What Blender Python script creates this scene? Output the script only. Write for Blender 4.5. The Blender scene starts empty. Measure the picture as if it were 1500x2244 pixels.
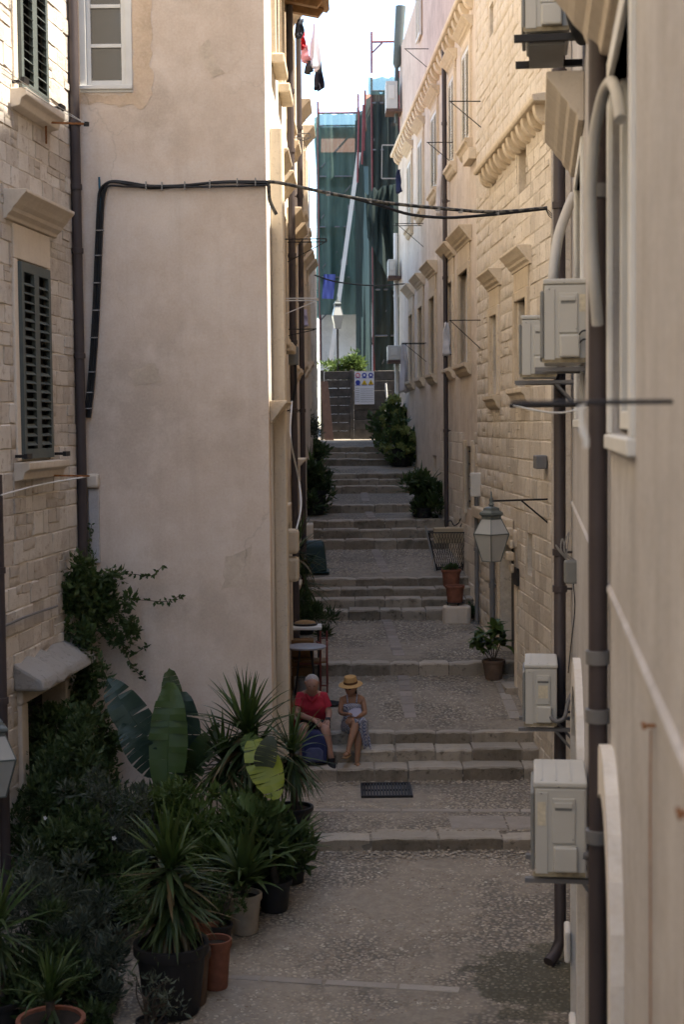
import bpy, bmesh, math, random
from mathutils import Vector, Matrix, Euler, noise as mnoise
R = math.radians
random.seed(7)
scene = bpy.context.scene
COL = scene.collection

# ------------------------------------------------------------------ camera, sky, sun, exposure
F_PX, CAM_Z = 3300.0, 4.7
PITCH, ROLL = math.atan(192 / F_PX), -R(.55)
CM = (Matrix.Rotation(math.pi / 2 - PITCH, 3, 'X') @ Matrix.Rotation(ROLL, 3, 'Z'))
cam_d = bpy.data.cameras.new('camera'); cam = bpy.data.objects.new('camera', cam_d); COL.objects.link(cam)
cam.matrix_world = Matrix.Translation((0, 0, CAM_Z)) @ CM.to_4x4()
cam_d.sensor_fit = 'VERTICAL'; cam_d.sensor_height = 36; cam_d.lens = 36 * F_PX / 2244
cam_d.clip_start = .1; cam_d.clip_end = 2000
cam_d.dof.use_dof = True; cam_d.dof.focus_distance = 19.5; cam_d.dof.aperture_fstop = 3.2
scene.camera = cam

SUN_AZ, SUN_EL = R(90.5), R(62)
world = bpy.data.worlds.new('World'); scene.world = world; world.use_nodes = True
wn = world.node_tree.nodes; bg = wn['Background']
sky = wn.new('ShaderNodeTexSky'); sky.sky_type = 'NISHITA'; sky.sun_disc = False
sky.sun_elevation = SUN_EL; sky.sun_rotation = SUN_AZ
sky.air_density = 1.0; sky.dust_density = .7; sky.ozone_density = 1.0
world.node_tree.links.new(sky.outputs[0], bg.inputs[0]); bg.inputs[1].default_value = .15
sun_d = bpy.data.lights.new('sun', 'SUN'); sun_d.energy = 5.0; sun_d.angle = R(.53); sun_d.color = (1, .93, .82)
sun = bpy.data.objects.new('sun', sun_d); COL.objects.link(sun)
to_sun = Vector((math.sin(SUN_AZ) * math.cos(SUN_EL), math.cos(SUN_AZ) * math.cos(SUN_EL), math.sin(SUN_EL)))
sun.rotation_euler = to_sun.to_track_quat('Z', 'Y').to_euler(); sun.location = to_sun * 60
vs = scene.view_settings; vs.view_transform = 'Standard'; vs.look = 'None'; vs.gamma = 1; vs.exposure = 1.92
vs.use_curve_mapping = False
vs.use_white_balance = True; vs.white_balance_temperature = 6600; vs.white_balance_tint = 10
scene.cycles.max_bounces = 8; scene.cycles.diffuse_bounces = 5
scene.cycles.caustics_reflective = False; scene.cycles.caustics_refractive = False
scene.cycles.use_denoising = True

# ------------------------------------------------------------------ measuring helpers
def ray(px, py):
    return CM @ Vector(((px - 750) / F_PX, (1122 - py) / F_PX, -1))
def at(px, py, Y):
    """the point Y metres down the lane that is seen at px, py of the photograph"""
    d = ray(px, py); return d * (Y / d.y) + Vector((0, 0, CAM_Z))
class Frame:
    """upright wall plane: local x runs along the wall, local y stands out of it"""
    def __init__(s, x, y, dx, dy):
        s.o = Vector((x, y, 0)); s.ang = math.atan2(dy, dx)
        s.u = Vector((math.cos(s.ang), math.sin(s.ang), 0)); s.n = Vector((-s.u.y, s.u.x, 0))
    def hit(s, px, py, o=0.0):
        d = ray(px, py); c = Vector((0, 0, CAM_Z)) - s.o
        k = (o - c.dot(s.n)) / d.dot(s.n); p = c + d * k
        return p.dot(s.u), p.z
    def w(s, a, o, z):
        v = s.o + s.u * a + s.n * o; return Vector((v.x, v.y, z))
    def sY(s, Y):
        return (Y - s.o.y) / s.u.y

# ------------------------------------------------------------------ object helpers
def link(o, parent=None):
    COL.objects.link(o)
    if parent is not None: o.parent = parent
    return o
def tag(o, label=None, cat=None, group=None, kind=None):
    if label: o['label'] = label
    if cat: o['category'] = cat
    if group: o['group'] = group
    if kind: o['kind'] = kind
    return o
def empty(name, loc=(0, 0, 0), rz=0.0, parent=None):
    o = bpy.data.objects.new(name, None); o.location = loc; o.rotation_euler = (0, 0, rz); o.empty_display_size = .2
    return link(o, parent)
def thing(name, label, cat, loc=(0, 0, 0), rz=0.0, group=None):
    return tag(empty(name, loc, rz), label, cat, group)
def inst(name, mesh, parent=None, loc=(0, 0, 0), rot=(0, 0, 0), sc=(1, 1, 1)):
    o = bpy.data.objects.new(name, mesh); o.location = loc; o.rotation_euler = rot; o.scale = sc
    return link(o, parent)
class MB:
    def __init__(s): s.v = []; s.f = []
    def add(s, vs, fs):
        b = len(s.v); s.v += [tuple(x) for x in vs]; s.f += [tuple(b + i for i in f) for f in fs]; return s
    def box(s, x0, x1, y0, y1, z0, z1):
        return s.add([(x0, y0, z0), (x1, y0, z0), (x1, y1, z0), (x0, y1, z0), (x0, y0, z1), (x1, y0, z1), (x1, y1, z1), (x0, y1, z1)],
                     [(0, 3, 2, 1), (4, 5, 6, 7), (0, 1, 5, 4), (1, 2, 6, 5), (2, 3, 7, 6), (3, 0, 4, 7)])
    def bar(s, a, b, w, h=None, up=(0, 0, 1)):
        a = Vector(a); b = Vector(b); h = h or w; d = (b - a).normalized(); u = Vector(up)
        if abs(d.dot(u)) > .95: u = Vector((1, 0, 0))
        r = d.cross(u).normalized() * (w / 2); u = r.normalized().cross(d) * (h / 2)
        vs = [p + i * r + j * u for p in (a, b) for i, j in ((-1, -1), (1, -1), (1, 1), (-1, 1))]
        return s.add(vs, [(0, 1, 2, 3), (7, 6, 5, 4), (0, 4, 5, 1), (1, 5, 6, 2), (2, 6, 7, 3), (3, 7, 4, 0)])
    def tube(s, pts, r, n=8, caps=True):
        pts = [Vector(p) for p in pts]; rr = r if isinstance(r, (list, tuple)) else [r] * len(pts); rings = []; pu = None
        b = len(s.v)
        for i, p in enumerate(pts):
            d = (pts[min(i + 1, len(pts) - 1)] - pts[max(i - 1, 0)]).normalized()
            if pu is None:
                pu = Vector((0, 0, 1)) if abs(d.z) < .9 else Vector((1, 0, 0))
            u = (pu - d * pu.dot(d))
            u = u.normalized() if u.length > 1e-5 else d.orthogonal().normalized()
            pu = u; w = d.cross(u)
            s.v += [tuple(p + (u * math.cos(t) + w * math.sin(t)) * rr[i]) for t in [2 * math.pi * k / n for k in range(n)]]
        for i in range(len(pts) - 1):
            for k in range(n):
                s.f.append((b + i * n + k, b + i * n + (k + 1) % n, b + (i + 1) * n + (k + 1) % n, b + (i + 1) * n + k))
        if caps:
            s.f.append(tuple(b + k for k in reversed(range(n)))); e = b + (len(pts) - 1) * n; s.f.append(tuple(e + k for k in range(n)))
        return s
    def lathe(s, prof, n=20, c=(0, 0, 0)):
        b = len(s.v)
        for r, z in prof:
            s.v += [(c[0] + r * math.cos(2 * math.pi * k / n), c[1] + r * math.sin(2 * math.pi * k / n), c[2] + z) for k in range(n)]
        for i in range(len(prof) - 1):
            for k in range(n):
                s.f.append((b + i * n + k, b + i * n + (k + 1) % n, b + (i + 1) * n + (k + 1) % n, b + (i + 1) * n + k))
        return s
    def prism(s, prof, x0, x1, ax='x'):
        """closed outline (a, b) swept along an axis: ax x -> (x, a, b), y -> (a, y, b), z -> (a, b, z)"""
        f = {'x': lambda t, a, b: (t, a, b), 'y': lambda t, a, b: (a, t, b), 'z': lambda t, a, b: (a, b, t)}[ax]
        n = len(prof); vs = [f(x0, a, b) for a, b in prof] + [f(x1, a, b) for a, b in prof]
        fs = [(i, (i + 1) % n, n + (i + 1) % n, n + i) for i in range(n)] + [tuple(reversed(range(n))), tuple(range(n, 2 * n))]
        return s.add(vs, fs)
    def mesh(s, name, mat, smooth=None):
        me = bpy.data.meshes.new(name); me.from_pydata(s.v, [], s.f)
        if mat: me.materials.append(mat)
        bm = bmesh.new(); bm.from_mesh(me); bmesh.ops.recalc_face_normals(bm, faces=bm.faces); bm.to_mesh(me); bm.free()
        if smooth is not None:
            me.polygons.foreach_set('use_smooth', [True] * len(me.polygons)); me.set_sharp_from_angle(angle=R(smooth))
        return me
    def build(s, name, mat, parent=None, smooth=None, loc=(0, 0, 0), rot=(0, 0, 0), bevel=0.0):
        o = inst(name, s.mesh(name, mat, smooth), parent, loc, rot)
        if bevel:
            m = o.modifiers.new('bevel', 'BEVEL'); m.width = bevel; m.segments = 2; m.limit_method = 'ANGLE'
            m.harden_normals = False
        return o
def local(parent, p):
    """world point -> local of an unparented empty with z rotation"""
    v = Vector(p) - parent.location; a = -parent.rotation_euler.z
    return Vector((v.x * math.cos(a) - v.y * math.sin(a), v.x * math.sin(a) + v.y * math.cos(a), v.z))
def catmull(pts, k=6):
    pts = [Vector(p) for p in pts]; P = [pts[0] * 2 - pts[1]] + pts + [pts[-1] * 2 - pts[-2]]; out = []
    for i in range(1, len(P) - 2):
        a, b, c, d = P[i - 1:i + 3]
        for j in range(k):
            t = j / k
            out.append(.5 * ((2 * b) + (c - a) * t + (2 * a - 5 * b + 4 * c - d) * t * t + (3 * b - a - 3 * c + d) * t ** 3))
    return out + [pts[-1]]

# ------------------------------------------------------------------ materials
MATS = {}
class NT:
    def __init__(s, name):
        s.m = bpy.data.materials.new(name); s.m.use_nodes = True; s.t = s.m.node_tree; s.n = s.t.nodes; s.l = s.t.links
        s.b = s.n['Principled BSDF']; s.pos = s.n.new('ShaderNodeNewGeometry').outputs['Position']
    def new(s, t, **kw):
        x = s.n.new(t)
        for k, v in kw.items(): setattr(x, k, v)
        return x
    def noise(s, scale, detail=4, rough=.55, vec=None, stretch=None):
        x = s.new('ShaderNodeTexNoise'); x.inputs['Scale'].default_value = scale; x.inputs['Detail'].default_value = detail
        x.inputs['Roughness'].default_value = rough; v = vec or s.pos
        if stretch:
            m = s.new('ShaderNodeMapping'); m.inputs['Scale'].default_value = stretch; s.l.new(v, m.inputs[0]); v = m.outputs[0]
        s.l.new(v, x.inputs['Vector']); return x.outputs['Fac']
    def ramp(s, fac, *stops):
        x = s.new('ShaderNodeValToRGB'); e = x.color_ramp.elements
        while len(e) < len(stops): e.new(.5)
        for el, (p, c) in zip(e, stops):
            el.position = p; el.color = (*c, 1) if isinstance(c, (tuple, list)) else (c, c, c, 1)
        s.l.new(fac, x.inputs[0]); return x.outputs[0]
    def mix(s, fac, a, b, mode='MIX'):
        x = s.new('ShaderNodeMix', data_type='RGBA', blend_type=mode)
        for i, v in ((0, fac), (6, a), (7, b)):
            if isinstance(v, (int, float)): x.inputs[i].default_value = v if i == 0 else (v, v, v, 1)
            elif isinstance(v, tuple): x.inputs[i].default_value = (*v, 1)
            else: s.l.new(v, x.inputs[i])
        return x.outputs[2]
    def bump(s, h, strength, dist):
        x = s.new('ShaderNodeBump'); x.inputs['Strength'].default_value = strength; x.inputs['Distance'].default_value = dist
        s.l.new(h, x.inputs['Height']); s.l.new(x.outputs[0], s.b.inputs['Normal']); return x
    def col(s, c):
        if isinstance(c, tuple): s.b.inputs['Base Color'].default_value = (*c, 1)
        else: s.l.new(c, s.b.inputs['Base Color'])
    def rand(s): return s.new('ShaderNodeObjectInfo').outputs['Random']
    def set(s, **kw):
        for k, v in kw.items(): s.b.inputs[k.replace('_', ' ')].default_value = v
def mul(c, k): return tuple(min(1, x * k) for x in c)
def mat_plain(name, c, rough=.7, var=.18, scale=9, bump=.15, metal=0.0, spec=.3):
    if name in MATS: return MATS[name]
    t = NT(name); n = t.noise(scale, 5)
    t.col(t.ramp(n, (.3, mul(c, 1 - var)), (.7, mul(c, 1 + var)))); t.set(Roughness=rough, Metallic=metal, Specular_IOR_Level=spec)
    if bump: t.bump(t.noise(scale * 9, 3), bump, .004)
    MATS[name] = t.m; return t.m
def mat_plaster(name, c, stain, dark, streak=.35, scale=1.0, patch=None, bump=.25, soft=1.0, crack=.5):
    t = NT(name)
    a = t.noise(.9 * scale, 7, .6); b = t.noise(3.1 * scale, 8, .65); f = t.noise(40, 4)
    col = t.ramp(a, (.36, mul(c, .84)), (.51, c), (.66, stain))
    col = t.mix(t.ramp(b, (.46, 0.0), (.66, .55)), col, mul(stain, 1.08))
    tr = t.noise(2.0 * scale, 7, .62, stretch=(1, 1, 2.2)); col = t.mix(t.ramp(tr, (.54, 0.0), (.64, .4 * soft)), col, mul(dark, 1.12))
    st = t.noise(1.6, 6, .6, stretch=(2.2, 2.2, .16))
    col = t.mix(t.ramp(st, (.5, 0.0), (.78, streak)), col, dark)
    sp = t.noise(5.5 * scale, 9, .7); col = t.mix(t.ramp(sp, (.62, 0.0), (.70, .45 * soft)), col, mul(dark, 1.15))
    if patch:
        pn = t.noise(.55, 8, .58); col = t.mix(t.ramp(pn, (.60, 0.0), (.615, .8)), col, patch)
    if crack:
        vo = t.new('ShaderNodeTexVoronoi', feature='DISTANCE_TO_EDGE'); vo.inputs['Scale'].default_value = .55
        wv = t.new('ShaderNodeVectorMath', operation='MULTIPLY_ADD'); nz = t.new('ShaderNodeTexNoise'); nz.inputs['Scale'].default_value = 1.7; nz.inputs['Detail'].default_value = 7
        t.l.new(t.pos, nz.inputs['Vector']); t.l.new(nz.outputs['Color'], wv.inputs[0]); wv.inputs[1].default_value = (.9, .9, .9); t.l.new(t.pos, wv.inputs[2]); t.l.new(wv.outputs[0], vo.inputs['Vector'])
        cm = t.mix(t.ramp(t.noise(.7, 3), (.5, 0.0), (.6, 1.0)), 0.0, t.ramp(vo.outputs['Distance'], (.0, 1.0), (.006, 0.0))); col = t.mix(cm, col, t.mix(crack, col, mul(dark, .55)))
    col = t.mix(.14, col, t.ramp(f, (.3, .25), (.7, .9)), 'OVERLAY')
    t.col(col); t.set(Roughness=.92, Specular_IOR_Level=.15)
    h = t.mix(.35, t.noise(2.2, 6, .6), t.noise(55, 5, .7)); t.bump(h, bump, .02)
    MATS[name] = t.m; return t.m
def mat_stone(name, c, c2, dark, var=.3, bump=.5, streak=.0, pit=.5, fine=26, lit_top=None):
    """cut stone: each piece takes its own tint, pitted and veined"""
    t = NT(name); r = t.rand()
    base = t.ramp(r, (0, mul(c, 1 - var * .55)), (.35, c), (.7, c2), (1, mul(c2, 1 + var * .45)))
    col = t.mix(t.ramp(t.noise(7, 8, .66), (.35, 0.0), (.75, .55)), base, mul(c2, 1.12))
    col = t.mix(t.ramp(t.noise(fine, 6, .7), (.55, 0.0), (.70, pit)), col, dark)
    if streak:
        col = t.mix(t.ramp(t.noise(6, 6, .6, stretch=(1, 1, .12)), (.52, 0.0), (.72, streak)), col, dark)
    col = t.mix(t.ramp(t.noise(1.1, 5, .6), (.5, 0.0), (.75, .35)), col, mul(dark, 1.3))
    if lit_top:   # upward faces painted paler, imitating light from above on the treads
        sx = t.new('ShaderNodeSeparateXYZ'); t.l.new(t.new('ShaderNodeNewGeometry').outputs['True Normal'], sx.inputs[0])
        col = t.mix(t.ramp(sx.outputs[2], (.6, 0.0), (.9, .55)), col, t.mix(t.noise(9, 5), mul(lit_top, .8), lit_top))
    t.col(col); t.set(Roughness=.9, Specular_IOR_Level=.2)
    t.bump(t.mix(.5, t.noise(12, 6, .6), t.noise(60, 4, .7)), bump, .03)
    MATS[name] = t.m; return t.m
def mat_leaf(name, c, c2, trans=.3, rough=.45):
    t = NT(name); n = t.noise(5, 3); r = t.rand()
    col = t.mix(t.ramp(n, (.35, 0.0), (.65, 1.0)), c, c2)
    col = t.mix(t.ramp(r, (0, 0.0), (1, .45)), col, mul(c2, 1.25))
    t.col(col); t.set(Roughness=rough, Specular_IOR_Level=.35)
    tr = t.new('ShaderNodeBsdfTranslucent'); t.l.new(t.mix(.5, col, mul(c2, 1.6)), tr.inputs[0])
    mx = t.new('ShaderNodeMixShader'); mx.inputs[0].default_value = trans
    t.l.new(t.b.outputs[0], mx.inputs[1]); t.l.new(tr.outputs[0], mx.inputs[2])
    t.l.new(mx.outputs[0], t.n['Material Output'].inputs[0]); MATS[name] = t.m; return t.m
def mat_glass(name, c=(.03, .035, .04), rough=.06):
    t = NT(name); t.col(c); t.set(Roughness=rough, Specular_IOR_Level=.8); t.bump(t.noise(3, 2), .06, .02); MATS[name] = t.m; return t.m
def mat_net(name, c, alpha):
    t = NT(name)
    w = t.noise(2.2, 5, .6, stretch=(3, 3, .5))
    t.col(t.ramp(w, (.3, mul(c, .6)), (.7, mul(c, 1.35)))); t.set(Roughness=.9, Specular_IOR_Level=.1)
    tr = t.new('ShaderNodeBsdfTranslucent'); tr.inputs[0].default_value = (*c, 1)
    tp = t.new('ShaderNodeBsdfTransparent'); tp.inputs[0].default_value = (.75, .95, .93, 1)
    m1 = t.new('ShaderNodeMixShader'); m1.inputs[0].default_value = .5
    m2 = t.new('ShaderNodeMixShader'); m2.inputs[0].default_value = alpha
    t.l.new(t.b.outputs[0], m1.inputs[1]); t.l.new(tr.outputs[0], m1.inputs[2])
    t.l.new(m1.outputs[0], m2.inputs[1]); t.l.new(tp.outputs[0], m2.inputs[2]); t.l.new(m2.outputs[0], t.n['Material Output'].inputs[0])
    MATS[name] = t.m; return t.m

M_L1 = mat_plaster('plaster_salmon', (.69, .563, .453), (.75, .64, .538), (.52, .408, .315), .42, .8, soft=.3, crack=.25)
M_R0 = mat_plaster('plaster_grey_beige', (.46, .435, .42), (.51, .49, .475), (.36, .325, .295), .55, .8, bump=.4)
M_R2 = mat_plaster('plaster_apricot', (.65, .55, .44), (.70, .61, .51), (.46, .36, .265), .6, 1.1)
M_PINK = mat_plaster('plaster_dusty_pink', (.55, .44, .365), (.59, .48, .41), (.42, .32, .265), .3, 1.4)
M_LALLEY = mat_plaster('plaster_cream', (.64, .56, .46), (.70, .63, .55), (.46, .37, .28), .5, 1.2)
M_WHITEW = mat_plaster('whitewash', (.70, .65, .58), (.74, .70, .64), (.55, .5, .44), .3, 1.2)
M_MORTAR = mat_plaster('lime_mortar', (.60, .52, .41), (.66, .58, .47), (.44, .36, .27), .4, 3.0)
M_BLOCK_R = mat_stone('limestone_warm', (.63, .545, .43), (.71, .63, .515), (.38, .30, .21), .34, .8, .3, .75, 16)
M_BLOCK_L = mat_stone('limestone_grey', (.53, .465, .395), (.64, .585, .515), (.34, .255, .185), .3, .8, .25, .8, 12)
M_TRIM_R = mat_stone('dressed_stone_ochre', (.60, .495, .355), (.67, .57, .43), (.38, .29, .185), .2, .4, .4, .5)
M_TRIM_L = mat_stone('dressed_stone_pale', (.60, .52, .42), (.64, .56, .46), (.40, .32, .23), .15, .3, .25, .35)
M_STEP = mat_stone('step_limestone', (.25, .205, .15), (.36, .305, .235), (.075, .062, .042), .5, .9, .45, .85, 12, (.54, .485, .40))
M_KERB = mat_stone('worn_paving_stone', (.30, .26, .215), (.36, .32, .27), (.19, .16, .125), .3, .4, 0, .5)
M_STRIP = mat_stone('brick_strip', (.255, .22, .185), (.31, .265, .225), (.16, .135, .105), .3, .4, 0, .5)
M_PIPE = mat_plain('brown_metal_pipe', (.058, .045, .044), .5, .15, 3, .05, spec=.35)
M_PIPEG = mat_plain('grey_metal_pipe', (.16, .155, .15), .5, .15, 3, .05, spec=.4)
M_IRON = mat_plain('black_iron', (.02, .018, .017), .55, .2, 12, .1)
M_RUST = mat_plain('rusty_iron', (.24, .10, .035), .8, .4, 30, .2)
M_AC = mat_plain('beige_enamel', (.52, .50, .44), .45, .05, 2, .02, spec=.4)
M_ACD = mat_plain('grey_plastic', (.22, .22, .205), .55, .08, 4, .03)
M_WHITE = mat_plain('white_paint', (.70, .69, .65), .5, .05, 5, .04)
M_CABLE = mat_plain('black_cable', (.018, .018, .019), .55, .2, 8, 0)
M_CABLEG = mat_plain('grey_cable', (.30, .29, .27), .6, .1, 8, 0)
M_TERRA = mat_plain('terracotta', (.22, .085, .05), .8, .2, 14, .15)
M_GLASS = mat_glass('window_glass')
M_DARK = mat_plain('dark_room', (.03, .027, .024), .9, .2, 3, 0)
M_SHUT = mat_plain('grey_green_paint', (.085, .10, .092), .55, .1, 10, .08)
M_SHUTW = mat_plain('off_white_paint', (.62, .59, .52), .55, .06, 10, .05)
M_WOOD = mat_plain('grey_weathered_wood', (.075, .068, .062), .85, .3, 6, .3)
M_WOODB = mat_plain('brown_wood', (.24, .135, .06), .7, .3, 9, .2)
# ================================================================== the ground: paving and stairs
PROFILE = [(-30, 9), (1.5, 2.6), (2, 2.2), (6.5, 1.0), (10, -.16), (13, 0.0), (15.7, .22), (15.7, .33), (18.2, .36), (18.2, .51), (18.55, .51), (18.55, .66), (18.9, .66), (18.9, .80),
           (21.0, 1.20), (21.0, 1.35), (24.4, 1.53), (24.4, 1.68), (24.75, 1.68), (24.75, 1.82), (25.1, 1.82), (25.1, 1.96), (25.45, 1.96), (25.45, 2.10),
           (28.3, 2.36), (28.3, 2.53), (28.65, 2.53), (28.65, 2.70), (29.0, 2.70), (29.0, 2.86), (31.0, 2.90), (31.0, 3.05), (33.2, 3.20), (33.2, 3.34), (33.5, 3.34),
           (33.5, 3.48), (33.8, 3.48), (33.8, 3.61), (35.6, 3.75), (35.6, 3.89), (35.95, 3.89), (35.95, 4.03), (36.3, 4.03), (36.3, 4.17), (40, 4.30), (60, 4.6)]
def gz(Y):
    for (a, za), (b, zb) in zip(PROFILE, PROFILE[1:]):
        if a <= Y <= b and b > a: z = za + (zb - za) * (Y - a) / (b - a); last = z
        if Y < b: break
    return last
def mat_paving():
    t = NT('pebble_paving'); 
    big = t.noise(.8, 6, .6); v = t.new('ShaderNodeTexVoronoi'); v.inputs['Scale'].default_value = 24; t.l.new(t.pos, v.inputs['Vector'])
    peb = t.ramp(v.outputs['Color'], (.1, (.22, .18, .13)), (.5, (.31, .26, .195)), (.9, (.40, .345, .27)))
    gap = t.ramp(v.outputs['Distance'], (.25, 0.0), (.6, 1.0))
    col = t.mix(gap, peb, (.15, .13, .105))
    cem = t.ramp(t.noise(.55, 7, .62), (.47, 0.0), (.54, .85)); col = t.mix(cem, col, t.ramp(t.noise(9, 6), (.3, (.24, .20, .15)), (.7, (.335, .285, .22))))
    col = t.mix(t.ramp(big, (.5, 0.0), (.72, .5)), col, (.20, .18, .15))
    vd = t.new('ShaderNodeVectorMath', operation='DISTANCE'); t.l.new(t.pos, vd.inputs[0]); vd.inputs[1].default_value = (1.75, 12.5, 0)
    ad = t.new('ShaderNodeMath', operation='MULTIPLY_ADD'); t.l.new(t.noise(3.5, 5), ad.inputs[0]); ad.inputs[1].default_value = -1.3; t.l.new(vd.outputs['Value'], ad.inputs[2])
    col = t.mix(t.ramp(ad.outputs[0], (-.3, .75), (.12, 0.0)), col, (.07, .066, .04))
    t.col(col); t.set(Roughness=.88, Specular_IOR_Level=.25)
    h = t.mix(cem, t.ramp(v.outputs['Distance'], (.1, 1.0), (.6, 0.0)), .35); t.bump(h, .5, .02); return t.m
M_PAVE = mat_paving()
mb = MB(); xs = [-40, -9, -4.2] + [-3.6 + .45 * i for i in range(17)] + [5, 9, 40]; prof = []
for (a, za), (b, zb) in zip(PROFILE, PROFILE[1:]):
    n = max(1, int((b - a) / .4)) if (b - a) < 8 else 2
    prof += [(a + (b - a) * i / n, za + (zb - za) * i / n) for i in range(n)]
prof.append(PROFILE[-1])
FLIGHTS = [(15.7, 15.7), (18.2, 18.9), (21.0, 21.0), (24.4, 25.45), (28.3, 29.0), (31.0, 31.0), (33.2, 33.8), (35.6, 36.3)]
for Y, z in prof:
    if any(a - .02 <= Y <= b + .34 for a, b in FLIGHTS): z -= .03      # bed under the cut step stones
    mb.v += [(x, Y, z + (.012 * mnoise.noise((x * .9, Y * .9, 3)) if abs(x) < 4.4 else 0)) for x in xs]
nx = len(xs)
for j in range(len(prof) - 1):
    for i in range(nx - 1): mb.f.append((j * nx + i, j * nx + i + 1, (j + 1) * nx + i + 1, (j + 1) * nx + i))
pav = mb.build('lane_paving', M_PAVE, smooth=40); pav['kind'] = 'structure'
M_EARTH = mat_plain('dry_earth', (.20, .17, .12), .95, .3, .4, .3)
g = MB().box(-600, 600, -400, 900, -3.2, -3.0).build('ground', M_EARTH); g['kind'] = 'structure'

def rx_wall(Y): return 3.212 - .0424 * Y
def lx_wall(Y): return -.9815 + .0095 * Y
# cut step stones, one mesh per variant, scaled along the step only
def step_mesh(seed, dep=.42, hgt=.17):
    rnd = random.Random(seed); mb = MB(); n = 7; prev = None
    for i in range(n):
        x = i / (n - 1); e = .012 if i in (0, n - 1) else 0
        c = .018 + rnd.uniform(-.006, .012); j = rnd.uniform(-.009, .009); k = rnd.uniform(-.007, .007)
        pr = [(dep, -.05), (.012 + j + e, -.05), (.006 + rnd.uniform(-.012, .012) + e, hgt * .35 + k), (rnd.uniform(-.012, .01) + e, hgt * .68), (-.004 + j + e, hgt - c + k - e), (c - .004 + j + e, hgt + k - e), (dep, hgt)]
        mb.v += [(x, a, b) for a, b in pr]
        if i:
            m = len(pr)
            for q in range(m): mb.f.append(((i - 1) * m + q, (i - 1) * m + (q + 1) % m, i * m + (q + 1) % m, i * m + q))
    m = 7; mb.f.append(tuple(range(m))); mb.f.append(tuple((n - 1) * m + q for q in reversed(range(m))))
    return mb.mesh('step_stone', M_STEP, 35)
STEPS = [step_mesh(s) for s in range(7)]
def flight(name, risers, label=None, wmin=.3, wmax=.75, xl=None, mat=None):
    e = empty(name, (0, risers[0][0], risers[0][1])); e['kind'] = 'structure'
    for Y, z, h in risers:
        x = lx_wall(Y) - .25 if xl is None else xl; x1 = rx_wall(Y) + .12
        while x < x1 - .05:
            w = min(random.uniform(wmin, wmax), x1 - x); w = x1 - x if x1 - x - w < .2 else w
            inst('step_stone', random.choice(STEPS), e, (x + .004, Y - .03 - risers[0][0] + random.uniform(-.012, .012), z - risers[0][1] + random.uniform(-.012, .004)),
                 (random.uniform(-.018, .018), random.uniform(-.008, .008), random.uniform(-.014, .014)), (w - random.uniform(.012, .03), 1, h / .17 * 1.01))
            x += w
    return e
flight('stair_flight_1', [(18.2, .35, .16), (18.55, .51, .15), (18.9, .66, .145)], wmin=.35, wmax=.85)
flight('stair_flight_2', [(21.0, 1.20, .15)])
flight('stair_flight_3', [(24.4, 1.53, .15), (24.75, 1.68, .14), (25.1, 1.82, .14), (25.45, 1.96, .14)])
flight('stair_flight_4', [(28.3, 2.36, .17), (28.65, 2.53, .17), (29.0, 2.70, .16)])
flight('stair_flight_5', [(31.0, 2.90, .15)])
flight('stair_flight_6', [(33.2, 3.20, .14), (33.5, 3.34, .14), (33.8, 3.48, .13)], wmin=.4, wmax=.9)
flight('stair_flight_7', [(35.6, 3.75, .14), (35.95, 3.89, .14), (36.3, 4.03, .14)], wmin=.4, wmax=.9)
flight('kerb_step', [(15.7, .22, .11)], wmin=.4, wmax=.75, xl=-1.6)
# flat stone bands and the brick-like strip that runs up the lane
def slab_mesh(seed):
    rnd = random.Random(seed); mb = MB(); j = lambda: rnd.uniform(-.02, .02)
    t = [(0.02 + j(), .04 + j(), .003), (.98 + j(), .04 + j(), .003), (.98 + j(), .96 + j(), .003), (.02 + j(), .96 + j(), .003)]
    b = [(0, 0, -.03), (1, 0, -.03), (1, 1, -.03), (0, 1, -.03)]
    return mb.add(t + b, [(0, 1, 2, 3), (4, 5, 1, 0), (5, 6, 2, 1), (6, 7, 3, 2), (7, 4, 0, 3)]).mesh('paving_slab', M_KERB)
SLABS = [slab_mesh(s) for s in range(5)]
STRIPS = []
for m_ in SLABS: q_ = m_.copy(); q_.materials[0] = M_STRIP; STRIPS.append(q_)
def slab_row(name, p0, p1, w, lmin, lmax):
    p0 = Vector(p0); p1 = Vector(p1); L = (p1 - p0).length; a = math.atan2(p1.y - p0.y, p1.x - p0.x)
    e = empty(name, (p0.x, p0.y, gz(p0.y))); e['kind'] = 'structure'; t = 0
    while t < L - .05:
        l = min(random.uniform(lmin, lmax), L - t); q = p0 + (p1 - p0) * (t / L); q1 = p0 + (p1 - p0) * ((t + l) / L)
        z0 = gz(q.y); z1 = gz(q1.y)
        inst('paving_slab', random.choice(STRIPS if 'strip' in name else SLABS), e, (q.x - p0.x, q.y - p0.y, z0 - gz(p0.y) + .006), (0, -math.atan2(z1 - z0, l), a), (l - .008, w * random.uniform(.92, 1.05), 1)); t += l
for i, (y0, y1, x0, x1) in enumerate([(19.35, 20.95, .78, .74), (21.45, 24.3, .72, .62), (25.9, 28.2, .66, .52), (29.4, 30.9, .5, .46), (31.45, 33.1, .42, .4)]):
    slab_row('centre_strip_%d' % (i + 1), (x0 + .17, y0, 0), (x1 + .17, y1, 0), .17, .16, .30)
slab_row('flush_band', (-1.75, 12.72, 0), (.95, 12.28, 0), .12, .45, .8)
slab_row('trench_cover', (-.7, 16.75, 0), (2.4, 16.62, 0), .13, .5, .9)
for i, (a, b) in enumerate([((1.15, 15.98, 0), (2.35, 15.98, 0))]):
    slab_row('wide_slabs', a, b, .55, .5, .7)
slab_row('wall_gutter', (2.3, 19.3, 0), (2.21, 21.0, 0), .16, .25, .42)
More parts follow.
